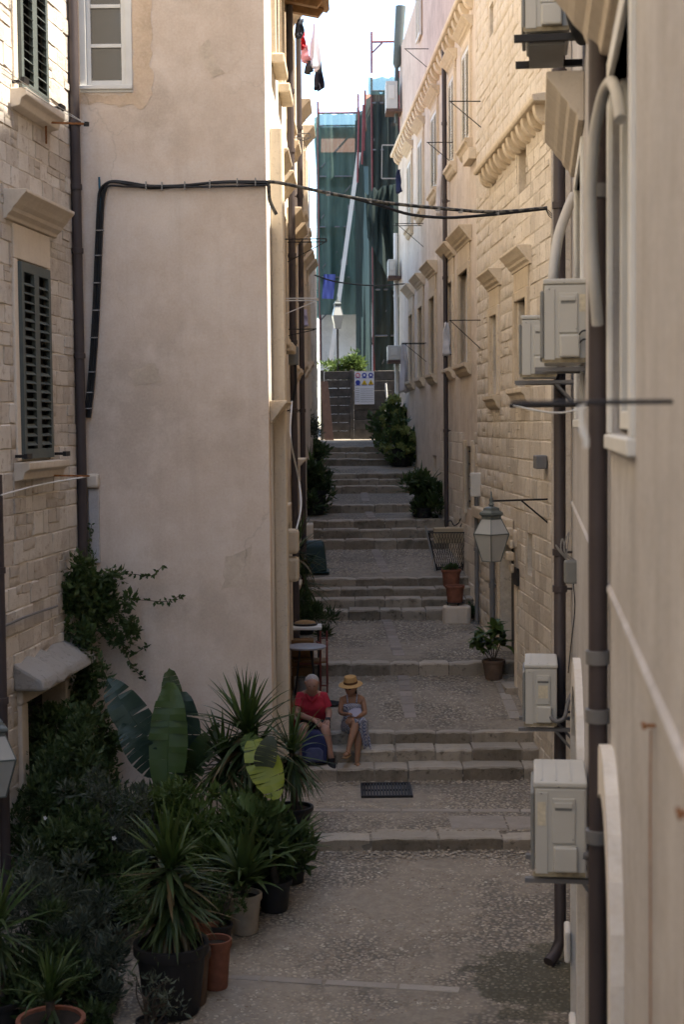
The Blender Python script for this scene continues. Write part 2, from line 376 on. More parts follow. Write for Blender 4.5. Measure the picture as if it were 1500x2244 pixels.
# pebbles set in the mortar, real stones near the camera
def pebbles():
    v = []; f = []; rnd = random.Random(5); n = 0
    for (y0, y1, sp) in ((11.2, 15.62, .046), (15.95, 18.12, .046), (19.25, 20.95, .046), (21.35, 24.35, .05), (25.85, 28.2, .056)):
        y = y0
        while y < y1:
            x = max(lx_wall(y) - (1.9 if y < 17 else 0), -2.9); xr = rx_wall(y) if y > 17 else 2.1
            while x < xr:
                px = x + rnd.uniform(-.4, .4) * sp; py = y + rnd.uniform(-.4, .4) * sp; x += sp * rnd.uniform(.8, 1.25)
                cem = mnoise.fractal((px * .75, py * .75, 9.1), 1.0, 2.0, 4)
                edge = px > 1.45 and py < 15
                if cem > (.26 if y < 15.7 else .34) and not edge: continue
                if rnd.random() < (.14 if not edge else .2): continue
                if 12.2 < py < 12.85 and abs((py - 12.72) + (px + 1.75) * .163) < .13: continue
                r = sp * rnd.uniform(.36, .56); el = rnd.uniform(.6, .95); a = rnd.uniform(0, 3.14); z = gz(py) + .012 * mnoise.noise((px * .9, py * .9, 3)) - .004; h = r * rnd.uniform(.25, .5)
                b = len(v); ca, sa = math.cos(a), math.sin(a)
                for rr, hh in ((1, 0), (.72, .7)):
                    for k in range(6):
                        t = k * math.pi / 3; q = rr * r * rnd.uniform(.9, 1.1); cx, cy = q * math.cos(t), q * el * math.sin(t)
                        v.append((px + cx * ca - cy * sa, py + cx * sa + cy * ca, z + h * hh))
                v.append((px, py, z + h))
                for k in range(6):
                    k2 = (k + 1) % 6; f.append((b + k, b + k2, b + 6 + k2, b + 6 + k)); f.append((b + 6 + k, b + 6 + k2, b + 12))
            y += sp
    return v, f
t = NT('pebble_stone'); vv = t.new('ShaderNodeTexVoronoi'); vv.inputs['Scale'].default_value = 17; t.l.new(t.pos, vv.inputs['Vector'])
t.col(t.mix(t.ramp(t.noise(1.0, 5), (.5, 0.0), (.75, .45)), t.ramp(vv.outputs['Color'], (.1, (.19, .15, .11)), (.45, (.32, .265, .195)), (.8, (.43, .37, .285)), (.98, (.56, .50, .405))), (.22, .19, .15)))
t.set(Roughness=.8, Specular_IOR_Level=.25); t.bump(t.noise(60, 4), .3, .004)
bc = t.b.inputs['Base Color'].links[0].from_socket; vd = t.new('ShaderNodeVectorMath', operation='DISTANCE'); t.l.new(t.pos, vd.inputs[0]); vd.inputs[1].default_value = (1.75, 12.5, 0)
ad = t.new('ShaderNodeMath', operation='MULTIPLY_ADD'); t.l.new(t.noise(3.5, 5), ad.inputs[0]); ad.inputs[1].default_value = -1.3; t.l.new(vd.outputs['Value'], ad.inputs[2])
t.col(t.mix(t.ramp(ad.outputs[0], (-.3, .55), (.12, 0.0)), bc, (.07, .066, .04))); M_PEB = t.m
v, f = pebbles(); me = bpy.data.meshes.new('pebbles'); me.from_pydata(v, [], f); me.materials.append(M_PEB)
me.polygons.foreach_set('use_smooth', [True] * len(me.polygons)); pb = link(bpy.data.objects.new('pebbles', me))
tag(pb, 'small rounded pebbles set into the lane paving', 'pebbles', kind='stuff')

# ================================================================== houses
FR = Frame(rx_wall(17.5), 17.5, -.0424, 1)             # right side of the stepped lane
FL = Frame(lx_wall(40), 40, -.0095, -1)                # left side of the stepped lane, s runs towards the camera
FF = Frame(lx_wall(17), 17, -1, 0)                     # big plaster front facing the camera, s runs left
F0 = Frame(-2.96, 17, -.11, -1)                        # stone wall on the left, s runs towards the camera
FN = Frame(1.5 + .13 * (2.5 - 9.2), 2.5, .13, 1)       # near wall on the right
def house(name, label, fr, s0, s1, z0, z1, depth, mat, openings=(), rev=.3):
    o = thing(name, label, 'house', fr.w(s0, 0, z0), fr.ang)
    o['s0'] = s0; o['z0'] = z0
    wall_part(o, 'wall', s1 - s0, 0, z1 - z0, depth, mat, [(a - s0, b - s0, c - z0, d - z0) for a, b, c, d in openings], rev)
    return o
def wall_part(parent, name, L, zb, zt, depth, mat, ops, rev=.3, y=0.0):
    mb = MB(); X = sorted({0, L, *[v for o in ops for v in o[:2]]}); Z = sorted({zb, zt, *[v for o in ops for v in o[2:]]})
    def div(a, step):
        out = []
        for p, q in zip(a, a[1:]):
            n = max(1, round((q - p) / step)); out += [p + (q - p) * i / n for i in range(n)]
        return out + [a[-1]]
    for x0, x1 in zip(X, X[1:]):
        for za, zc in zip(Z, Z[1:]):
            cx, cz = (x0 + x1) / 2, (za + zc) / 2
            if not any(o[0] < cx < o[1] and o[2] < cz < o[3] for o in ops):
                mb.add([(x0, y, za), (x1, y, za), (x1, y, zc), (x0, y, zc)], [(0, 1, 2, 3)])
    for a, b, c, d in ops:
        mb.add([(a, y, c), (b, y, c), (b, y, d), (a, y, d), (a, y - rev, c), (b, y - rev, c), (b, y - rev, d), (a, y - rev, d)],
               [(0, 1, 5, 4), (1, 2, 6, 5), (2, 3, 7, 6), (3, 0, 4, 7), (4, 5, 6, 7)])
    mb.add([(0, y, zb), (L, y, zb), (L, y, zt), (0, y, zt), (0, -depth, zb), (L, -depth, zb), (L, -depth, zt), (0, -depth, zt)],
           [(1, 5, 6, 2), (4, 7, 6, 5), (0, 3, 7, 4), (3, 2, 6, 7), (0, 4, 5, 1)])
    me = mb.mesh(name, mat); return inst(name, me, parent)
def L_(o, s, z): return s - o['s0'], z - o['z0']
def block_meshes(mat, name, n=6, dep=.02):
    out = []
    for q in range(n):
        rnd = random.Random(q + 40); mb = MB(); j = lambda a=.03: rnd.uniform(-a, a); N = 8
        per = [(0, 0), (.5, 0), (1, 0), (1, .5), (1, 1), (.5, 1), (0, 1), (0, .5)]
        outer = [(min(1, max(0, x + j(.035))), 0, min(1, max(0, z + j(.05)))) for x, z in per]
        inner = [(x + (.5 - x) * (.05 + j(.025)), 1 + j(.3), z + (.5 - z) * (.09 + j(.04))) for x, _, z in outer]
        vs = outer + inner + [(.5 + j(.1), 1.1 + j(.3), .5 + j(.1))]
        fs = [(i, (i + 1) % N, N + (i + 1) % N, N + i) for i in range(N)] + [(N + i, N + (i + 1) % N, 2 * N) for i in range(N)]
        out.append(mb.add(vs, fs).mesh(name, mat, 50))
    return out
BLK_R = block_meshes(M_BLOCK_R, 'stone'); BLK_L = block_meshes(M_BLOCK_L, 'stone')
def masonry(parent, meshes, s0, s1, z0, z1, lmin, lmax, hmin, hmax, ops, dep=.007, limit=300, zfloor=None, near_low=True, seed=3, prefer=None, gap=.006, rubble=.1, wonky=.02):
    rnd = random.Random(seed); cells = []; z = z0
    while z < z1 - .05:
        h = min(rnd.uniform(hmin, hmax), z1 - z); s = s0 - rnd.uniform(0, lmax * .6)
        while s < s1:
            l = rnd.uniform(lmin, lmax); a, b = max(s, s0), min(s + l, s1); s += l
            if b - a < .06: continue
            segs = [(a, b)]
            for o in ops:
                if o[2] - .02 < z + h / 2 < o[3] + .02 or (o[2] < z + h - .03 and o[3] > z + .03):
                    segs = [q for sa, sb in segs for q in ((sa, min(sb, o[0])), (max(sa, o[1]), sb)) if q[1] - q[0] > .05]
            for sa, sb in segs:
                if zfloor and z + h < zfloor((sa + sb) / 2): continue
                if rnd.random() < rubble:
                    k = rnd.uniform(.35, .65); m_ = sa + (sb - sa) * rnd.uniform(.35, .65)
                    cells.append((sa, sb, z, z + h * k, rnd.random(), rnd.random()))
                    if sb - sa > .3 and rnd.random() < .6: cells += [(sa, m_, z + h * k, z + h, rnd.random(), rnd.random()), (m_, sb, z + h * k, z + h, rnd.random(), rnd.random())]
                    else: cells.append((sa, sb, z + h * k, z + h, rnd.random(), rnd.random()))
                else: cells.append((sa, sb, z, z + h, rnd.random(), rnd.random()))
        z += h
    cells.sort(key=prefer or (lambda c: 0)); rest = MB()
    for i, (sa, sb, za, zb, r1, r2) in enumerate(cells):
        g = gap; m = meshes[int(r1 * len(meshes))]; d = dep * (.35 + 1.5 * r2 * r2)
        if i < limit:
            inst('stone', m, parent, (sa + g, .001, za + g), (0, (r1 - .5) * wonky, 0), (sb - sa - 2 * g, d, zb - za - 2 * g))
        else:
            rest.add([(sa + g + v.co.x * (sb - sa - 2 * g), .001 + v.co.y * d, za + g + v.co.z * (zb - za - 2 * g)) for v in m.vertices], [tuple(p.vertices) for p in m.polygons])
    if rest.v:
        o = rest.build('remaining_stones', meshes[0].materials[0], parent, 50); o['kind'] = 'stuff'
def cornice_prof(d, h, steps=4):
    p = [(0, 0)]
    for i in range(steps):
        a = d * ((i + 1) / steps) ** 1.15; p += [(a * .86, h * i / steps + h * .02), (a, h * (i + .55) / steps)]
    return p + [(d, h), (0, h)]
def trim_box(parent, name, mat, x0, x1, y0, y1, z0, z1, bevel=.012):
    return MB().box(x0, x1, y0, y1, z0, z1).build(name, mat, parent, bevel=bevel)
def stone_window(parent, s0, s1, z0, z1, mat, ped=True, sill=True, jw=.15, proud=.05, kind='glass', pd=.2, ph=.24, gap=.22, shut=None, fmat=None, sd=.13):
    """window part: stone jambs and lintel round an opening, hood above, moulded sill, frame and pane inside"""
    w = empty('window', ((s0 + s1) / 2, 0, z0), 0, parent); W = (s1 - s0) / 2; H = z1 - z0
    for sg in (-1, 1):
        a, b = sorted((sg * W, sg * (W + jw))); trim_box(w, 'jamb', mat, a, b, -.1, proud, 0, H + jw)
    trim_box(w, 'lintel', mat, -W, W, -.1, proud - .003, H, H + jw)
    if ped:
        zz = H + jw; trim_box(w, 'frieze', mat, -W - jw + .02, W + jw - .02, 0, proud * .6, zz + .002, zz + gap)
        MB().prism([(a, b + zz + gap) for a, b in cornice_prof(pd, ph)], -W - jw - pd * .75, W + jw + pd * .75).build('hood', mat, w, bevel=.008)
    if sill:
        MB().prism([(a, -b - .001) for a, b in reversed([(0, 0), (sd, 0), (sd, .06), (sd * .7, .09), (sd * .55, .15), (sd * .3, .19), (0, .21)])], -W - jw - .04, W + jw + .04).build('sill', mat, w, bevel=.006)
    if kind == 'glass':
        fm = fmat or M_WHITE
        fr = MB(); t = .05
        fr.box(-W, -W + t, -.16, -.1, 0, H).box(W - t, W, -.16, -.1, 0, H).box(-W + t, W - t, -.16, -.1, 0, t).box(-W + t, W - t, -.16, -.1, H - t, H)
        fr.box(-.025, .025, -.158, -.095, t, H - t).box(-W + t, -.025, -.155, -.105, H * .62, H * .62 + .03).box(.025, W - t, -.155, -.105, H * .62, H * .62 + .03)
        fo = fr.build('frame', fm, w)
        MB().box(-W + t * .5, W - t * .5, -.14, -.13, t * .5, H - t * .5).build('pane', M_GLASS, w)
    elif kind == 'shutter':
        louvre(w, -W, W, .02, 0, H, shut or M_SHUTW, .05)
    elif kind == 'dark':
        MB().box(-W, W, -.28, -.24, 0, H).build('opening', M_DARK, w)
    return w
def louvre(parent, x0, x1, y, z0, z1, mat, pitch, individual=False, leaves=2, rail=.06, y_off=0):
    sh = empty('shutter', ((x0 + x1) / 2, y, z0), 0, parent); W = (x1 - x0) / 2; H = z1 - z0; fr = MB()
    xs = [(-W + 2 * W * i / leaves, -W + 2 * W * (i + 1) / leaves) for i in range(leaves)]
    sl = MB()
    for a, b in xs:
        fr.box(a, a + rail, -.02, .02, 0, H).box(b - rail, b, -.02, .02, 0, H).box(a + rail, b - rail, -.02, .02, 0, rail * 1.3).box(a + rail, b - rail, -.02, .02, H - rail * 1.3, H)
        n = int((H - 2.6 * rail) / pitch)
        smesh = MB().add([(0, .022, -.012), (b - a - 2 * rail, .022, -.012), (b - a - 2 * rail, -.018, .02), (0, -.018, .02), (0, .026, -.005), (b - a - 2 * rail, .026, -.005), (b - a - 2 * rail, -.014, .027), (0, -.014, .027)],
                         [(0, 3, 2, 1), (4, 5, 6, 7), (0, 1, 5, 4), (1, 2, 6, 5), (2, 3, 7, 6), (3, 0, 4, 7)])
        me = smesh.mesh('slat', mat) if individual else None
        for k in range(n):
            zz = rail * 1.3 + pitch * (k + .5)
            if individual: inst('slat', me, sh, (a + rail, 0, zz), (random.uniform(-.15, .15), 0, 0))
            else: sl.add([(v[0] + a + rail, v[1], v[2] * pitch / .05 + zz) for v in smesh.v], smesh.f)
    fr.build('shutter_frame', mat, sh)
    if sl.v:
        q = sl.build('louvres', mat, sh); q['kind'] = 'stuff'
    MB().box(-W + .01, W - .01, -.09, -.06, .01, H - .01).build('backing', M_DARK, sh)
    return sh
def corbel_row(parent, s0, s1, z, n, mat, d=.32, h=.34, w=.2):
    pr = [(0, 0)] + [(d * math.sin(t), h * (1 - math.cos(t)) * .95) for t in [R(a) for a in (12, 30, 48, 64, 78, 88)]] + [(d, h), (0, h)]
    me = MB().prism(pr, -w / 2, w / 2).mesh('corbel', mat)
    for i in range(n):
        inst('corbel', me, parent, (s0 + (s1 - s0) * (i + .5) / n, 0, z - h), (0, 0, random.uniform(-.03, .03)), (random.uniform(.9, 1.1), random.uniform(.93, 1.05), random.uniform(.92, 1.04)))
    MB().prism([(a, b + z + .001) for a, b in ((0, 0), (d + .03, 0), (d + .05, .03), (d + .05, .08), (0, .11))], s0 - .06, s1 + .06).build('cornice', mat, parent, bevel=.01)
def hitr(fr, x0, x1, y0, y1, o=0):
    a = fr.hit(x0, (y0 + y1) / 2, o)[0]; b = fr.hit(x1, (y0 + y1) / 2, o)[0]; xm = (x0 + x1) / 2
    return min(a, b), max(a, b), fr.hit(xm, y1, o)[1], fr.hit(xm, y0, o)[1]

# ---- right: stone house at the corner
S1 = FR.sY(24.15)
opR = [hitr(FR, 1138, 1163, 655, 850), hitr(FR, 1082, 1098, 690, 866), hitr(FR, 1138, 1158, 315, 420), hitr(FR, 1079, 1092, 380, 404),
       hitr(FR, 1157, 1171, 1170, 1262), hitr(FR, 1098, 1134, 1192, 1488), hitr(FR, 1074, 1085, 5, 75)]
stone_house = house('stone_house', 'tall house of warm yellow limestone blocks with a row of stone corbels', FR, .12, S1, 0, 13.2, 9, M_MORTAR, opR, .32)
zc1 = FR.hit(1120, 262, .3)[1]
masonry(stone_house, BLK_R, 0.02, S1 - .12, .3, 13.1, .2, .52, .16, .26, [(a - .14, b + .14, c - .12, d + .14) if i in (0, 1, 5) else (a, b, c, d) for i, (a, b, c, d) in enumerate(opR)] + [(0, S1, zc1 - .02, zc1 + .19)],
        zfloor=lambda s: gz(17.5 + s) - .05, prefer=lambda c: (c[2] > zc1, c[0] * 1.0 + abs(c[2] - 4) * .3))
for i, (a, b, c, d) in enumerate(opR):
    if i == 0: stone_window(stone_house, a, b, c, d, M_TRIM_R, kind='dark', jw=.13, pd=.2, gap=.26)
    elif i == 1: stone_window(stone_house, a, b, c, d, M_TRIM_R, kind='dark', jw=.13, pd=.2, gap=.26)
    elif i == 5:
        dr = empty('doorway', ((a + b) / 2, 0, c), 0, stone_house); W = (b - a) / 2; H = d - c
        for sg in (-1, 1):
            q0, q1 = sorted((sg * W, sg * (W + .16))); trim_box(dr, 'jamb', M_TRIM_R, q0, q1, -.1, .022, 0, H)
        trim_box(dr, 'lintel', M_TRIM_R, -W - .2, W + .2, -.1, .075, H, H + .24, .03)
        for k in range(4):
            trim_box(dr, 'bracket', M_TRIM_R, -W - .3 + k * .03, -W - .12, .06, .11 + .05 * (k % 2), H - .32 + k * .16, H - .2 + k * .16, .02)
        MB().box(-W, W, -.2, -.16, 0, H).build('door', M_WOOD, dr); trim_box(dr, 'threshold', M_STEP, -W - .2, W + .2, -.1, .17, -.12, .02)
    else: MB().box(a + .01, b - .01, -.3, -.26, c + .01, d - .01).build('opening', M_DARK if i in (3,) else M_MORTAR, stone_house)
corbel_row(stone_house, .1, FR.hit(1042, 345, .2)[0] - .1, zc1, 13, M_TRIM_R, .17, .22, .16)
a, z = FR.hit(1127, 1100, .05)
trim_box(stone_house, 'ledge', M_TRIM_R, FR.hit(1132, 1130)[0], FR.hit(1052, 1100)[0], .012, .12, FR.hit(1132, 1165)[1] - .02, FR.hit(1132, 1140)[1], .02)
a, b, c, d = hitr(FR, 1136, 1144, 1246, 1284); trim_box(stone_house, 'letter_slot', M_IRON, a, b, .012, .045, c, d, .004)
a, b, c, d = hitr(FR, 1196, 1215, 998, 1028); trim_box(stone_house, 'junction_box', M_PIPEG, .22, .42, .012, .15, c, d, .015)

# ---- right: apricot plaster house further up
S2 = FR.sY(39.4)
up = [hitr(FR, 1018, 1034, 130, 325), hitr(FR, 988, 1000, 185, 372), hitr(FR, 949, 962, 248, 430), hitr(FR, 920, 930, 300, 460), hitr(FR, 896, 905, 340, 485)]
lo = [hitr(FR, 1010, 1031, 597, 800), hitr(FR, 984, 996, 625, 812), hitr(FR, 945, 957, 650, 815), hitr(FR, 920, 930, 672, 828), hitr(FR, 900, 908, 688, 836)]
zlo0 = sum(o[2] for o in lo) / 5; zlo1 = sum(o[3] for o in lo) / 5; zup0 = sum(o[2] for o in up) / 5; zup1 = sum(o[3] for o in up) / 5
lo = [(a, max(b, a + .62), zlo0, zlo1) for a, b, c, d in lo]; up = [(a, max(b, a + .62), zup0, zup1) for a, b, c, d in up]
slit = [hitr(FR, 1024, 1039, 978, 1116), hitr(FR, 949, 957, 998, 1035)]
zc2 = (FR.hit(1000, 5, .3)[1] + FR.hit(884, 238, .3)[1]) / 2
apricot = house('plaster_house', 'apricot plaster house with stone-hooded windows and white louvred shutters upstairs', FR, S1, S2, 0, zc2 + .1, 9, M_R2, lo + up + slit, .3)
def toL(o, r): return r[0] - o['s0'], r[1] - o['s0'], r[2] - o['z0'], r[3] - o['z0']
for r in lo: stone_window(apricot, *toL(apricot, r), M_TRIM_R, kind='glass', jw=.12, pd=.22, ph=.26, gap=.3)
for r in up:
    stone_window(apricot, *toL(apricot, r), M_TRIM_R, kind='shutter', jw=.1, pd=.18, ph=.18, gap=.12)
a, b, c, d = toL(apricot, slit[0]); wd = empty('window', ((a + b) / 2, 0, c), 0, apricot)
MB().box((a - b) / 2, (b - a) / 2, -.26, -.22, 0, d - c).build('opening', M_DARK, wd); trim_box(wd, 'jamb', M_TRIM_R, (a - b) / 2 - .16, (a - b) / 2, -.1, .05, -.1, d - c + .1)
trim_box(wd, 'jamb', M_TRIM_R, (b - a) / 2, (b - a) / 2 + .16, -.1, .05, -.1, d - c + .1)
gr = MB()
for k in range(5): gr.box((a - b) / 2, (b - a) / 2, -.06, -.035, (d - c) * (k + .5) / 5, (d - c) * (k + .5) / 5 + .025)
for k in range(3): gr.box((a - b) / 2 + (b - a) * (k + .5) / 3 - .012, (a - b) / 2 + (b - a) * (k + .5) / 3 + .012, -.085, -.06, 0, d - c)
gr.build('grille', M_IRON, wd)
a, b, c, d = toL(apricot, slit[1]); MB().box(a, b, -.25, -.2, c, d).build('opening', M_DARK, apricot)
BLK_A = BLK_R
masonry(apricot, BLK_A, .03, FR.sY(29.6) - S1, 1.5, 4.55, .3, .7, .24, .34, [(x0 - S1 - .18, x1 - S1 + .18, z0 - .1, z1 + .1) for x0, x1, z0, z1 in slit], zfloor=lambda s: gz(24.15 + s) - .05, seed=11)
corbel_row(apricot, .2, S2 - S1 - .1, zc2, 30, M_TRIM_R, .16, .22, .18)
wall_part(apricot, 'pink_wall', S2 - S1 - .05, zc2 + .11, zc2 + 2.7, 8.8, M_PINK, [], y=-.05)
a, b, c, d = toL(apricot, hitr(FR, 905, 922, 5, 98)); louvre(apricot, a, a + .9, .0, c, d + 1.0, M_SHUTW, .06)
trim_box(apricot, 'band', M_TRIM_R, .0, .75, .0, .13, zup0 - .42, zup0 - .24)

# ---- left: big plaster house whose blank front faces the camera
opW = hitr(FF, 172, 288, -120, 203)
W1 = FF.hit(165, 100)[0] + .15
salmon = house('plaster_house', 'salmon plaster house with a big blank front and a sunlit corner', FF, 0, W1, 0, 15.5, .44, M_L1, [opW], .18)
# body of that house, its lane side carries stone framed windows
for_l1_side = FL.sY(17.0)
def left_side(parent_name, label, Y0, Y1, zt, mat, rows, depth=6.0, parent=None, z0=0.0, zdoor=None):
    sa, sb = FL.sY(Y1), FL.sY(Y0); ops = []
    for Y, w, zb, zh, k in rows:
        s = FL.sY(Y); ops.append((s - w / 2, s + w / 2, zb, zh))
    if parent is None:
        o = house(parent_name, label, FL, sa, sb, z0, zt, depth, mat, ops, .25)
    else:
        o = empty('lane_side', local(parent, FL.w(sa, 0, z0)), FL.ang - parent.rotation_euler.z, parent); o['s0'] = sa; o['z0'] = z0
        wall_part(o, 'wall', sb - sa, 0, zt - z0, depth, mat, [(p - sa, q - sa, r - z0, t - z0) for p, q, r, t in ops], .25)
    return o, ops
side, ops = left_side(None, None, 17.45, 21.3, 15.5, M_WHITEW, [(19.0, .62, 5.9, 7.5, 0), (20.6, .62, 5.9, 7.5, 0), (19.0, .62, 9.3, 11.0, 0), (20.6, .62, 9.3, 11., 0), (19.9, .9, 1.1, 3.4, 1)], 2.1, salmon)
for p, q, r, t_ in ops:
    p, q = p - side['s0'], q - side['s0']
    if r > 3: 
        for nm, x0, x1, z0, z1 in (('jamb', p - .14, p, r - .1, t_ + .12), ('jamb', q, q + .14, r - .1, t_ + .12), ('lintel', p, q, t_, t_ + .12)): trim_box(side, nm, M_TRIM_R, x0, x1, -.08, .06, z0, z1)
        MB().prism([(a, b + t_ + .3) for a, b in cornice_prof(.2, .24)], p - .3, q + .3).build('hood', M_TRIM_R, side, bevel=.008)
        trim_box(side, 'sill', M_TRIM_R, p - .18, q + .18, 0, .16, r - .22, r - .1, .02); MB().box(p, q, -.2, -.16, r, t_).build('pane', M_GLASS, side)
    else:
        for nm, x0, x1, z0, z1 in (('jamb', p - .2, p, r, t_), ('jamb', q, q + .2, r, t_), ('lintel', p - .2, q + .2, t_, t_ + .25)): trim_box(side, nm, M_TRIM_R, x0, x1, -.08, .1, z0, z1)
        MB().box(p, q, -.2, -.16, r, t_).build('door', M_WOODB, side)
cs = FL.sY(17.25) - side['s0']
# dressed stone pilaster by the corner with a moulded capital
trim_box(side, 'pilaster', M_TRIM_R, FL.sY(18.35) - side['s0'], FL.sY(17.95) - side['s0'], 0, .15, .4, 8.2, .02)
MB().prism([(a, b + 4.72) for a, b in cornice_prof(.2, .26, 5)], FL.sY(18.5) - side['s0'], FL.sY(17.3) - side['s0']).build('moulding', M_TRIM_R, side, bevel=.008)
for zz in (3.1, 2.75): trim_box(side, 'bracket', M_TRIM_R, FL.sY(18.9) - side['s0'], FL.sY(18.62) - side['s0'], 0, .26, zz, zz + .3, .04)
# eaves with brown rafters
ev = empty('eaves', (FL.sY(21.6) - side['s0'], 0, 10.62), 0, side)
MB().prism([(-.1, .28), (.62, .0), (.66, .05), (-.1, .38)], -.5, 1.5).build('roof_edge', M_WOODB, ev)
for k in range(4): MB().prism([(0, .0), (.5, -.1), (.58, 0), (0, .24)], -.4 + k * .5, -.28 + k * .5).build('rafter', M_WOODB, ev)

def dress(o, ops, jw=.13, mat=M_TRIM_R, pd=.22):
    for p, q, r, t_ in ops:
        stone_window(o, p - o['s0'], q - o['s0'], r - o['z0'], t_ - o['z0'], mat, kind='glass', jw=jw, pd=pd)
cream, ops = left_side('plaster_house', 'tall cream plaster house on the left of the stairs behind two brown drainpipes', 21.3, 26.2, 14.5, M_LALLEY, [(22.9, .62, 5.6, 7.3, 0), (24.6, .62, 5.6, 7.3, 0), (22.9, .62, 9.2, 10.9, 0), (24.6, .62, 9.2, 10.9, 0), (22.9, .5, 2.3, 3.6, 0)], 7)
dress(cream, ops)
buff, ops = left_side('plaster_house', 'lower buff plaster house far up on the left with rusty clothes brackets', 26.2, 34.0, 10.9, M_LALLEY, [(27.4, .62, 5.8, 7.4, 0), (29.2, .62, 5.8, 7.4, 0), (31.6, .62, 6.0, 7.5, 0), (28.2, .6, 8.6, 10.0, 0), (30.6, .6, 8.6, 10.0, 0)], 7)
dress(buff, ops)
MB().prism([(-6.9, 0.0), (-.1, 0.0), (-.1, .05), (-3.4, 1.3), (-6.9, .05)], 0, FL.sY(26.2) - FL.sY(34.0)).build('roof', M_TERRA, buff, loc=(0, 0, 10.9))
grey, _ = left_side('stone_wall_house', 'grey stone house end beside the wooden gate', 34.0, 39.3, 8.75, M_MORTAR, [], 7)
masonry(grey, BLK_L, 0, FL.sY(34) - FL.sY(39.3), 3.4, 8.6, .35, .8, .26, .4, [], seed=21)
tag(grey, None, 'house')

# salmon front: window in the top left corner
a, b, c, d = opW; wn_ = empty('window', ((a + b) / 2, 0, c), 0, salmon); W = (b - a) / 2; H = d - c
fr = MB(); t_ = .075
fr.box(-W, -W + t_, -.09, .012, 0, H).box(W - t_, W, -.09, .012, 0, H).box(-W + t_, W - t_, -.09, .012, 0, .07).box(-W + t_, W - t_, -.09, .012, H - t_, H); fr.build('frame', M_WHITE, wn_, bevel=.006)
fr = MB(); i0, i1 = -W + t_, W - t_; fr.box(i0, i0 + .05, -.085, -.03, .07, H - t_).box(i1 - .05, i1, -.085, -.03, .07, H - t_).box(i0 + .05, i1 - .05, -.085, -.03, .07, .14)
fr.build('casement', M_WHITE, wn_, bevel=.005)
zs = [FF.hit(225, y)[1] - c for y in (100, 13)]
for z in zs: trim_box(wn_, 'glazing_bar', M_WHITE, i0 + .05, i1 - .05, -.08, -.025, z - .015, z + .025, .004)
MB().box(i0 + .02, i1 - .02, -.06, -.055, .09, H - .1).build('pane', M_GLASS, wn_)
trim_box(wn_, 'sill_rail', M_WHITE, -W - .0, W + .0, .013, .05, .03, .075, .006)
pt = MB(); rnd = random.Random(2)
def blob(mb, pts, y): 
    mb.add([(x, y, z) for x, z in pts], [tuple(range(len(pts)))])
M_PATCH = mat_plaster('peeled_plaster', (.64, .49, .35), (.67, .52, .40), (.50, .37, .26), .4, 3.0); M_L1B = mat_plaster('patched_salmon', (.64, .525, .41), (.70, .59, .48), (.52, .41, .31), .4, 2.0)
x0 = FF.hit(331, 60)[0]; x1 = b + .0; zb = FF.hit(250, 232)[1]
def ragged(poly, amp, seed):
    out = []; n = len(poly)
    for i in range(n):
        p, q = Vector(poly[i]), Vector(poly[(i + 1) % n]); m = max(2, int((q - p).length / .035))
        for k in range(m):
            w = p.lerp(q, k / m); out.append((w.x + amp * mnoise.noise((w.x * 9, w.y * 9, seed)), w.y + amp * mnoise.noise((w.x * 9, w.y * 9, seed + 7))))
    return out
pp = ragged([(x0, 11.2), (x0 + .0, zb + .1), (x0 + .1, zb - .02), (a + .2, zb + .0), (b + .08, zb + .04), (b + .08, c - .02), (a - .005, c - .02), (a - .005, 11.2)], .05, 3)
MB().add([(x, .004, z) for x, z in pp], [tuple(range(len(pp)))]).build('repaired_plaster', M_PATCH, salmon)
for k, poly in enumerate(([(.75, 8.9), (.62, 8.98), (.45, 8.62), (.58, 8.55)], [(1.55, 5.3), (1.25, 5.42), (1.2, 5.2), (1.5, 5.15)], [(.5, 3.2), (.2, 3.35), (.25, 2.9), (.55, 2.85)])):
    pp = ragged(poly, .05, 20 + k); MB().add([(x, .004, z) for x, z in pp], [tuple(range(len(pp)))]).build('repaired_plaster', M_L1B, salmon)

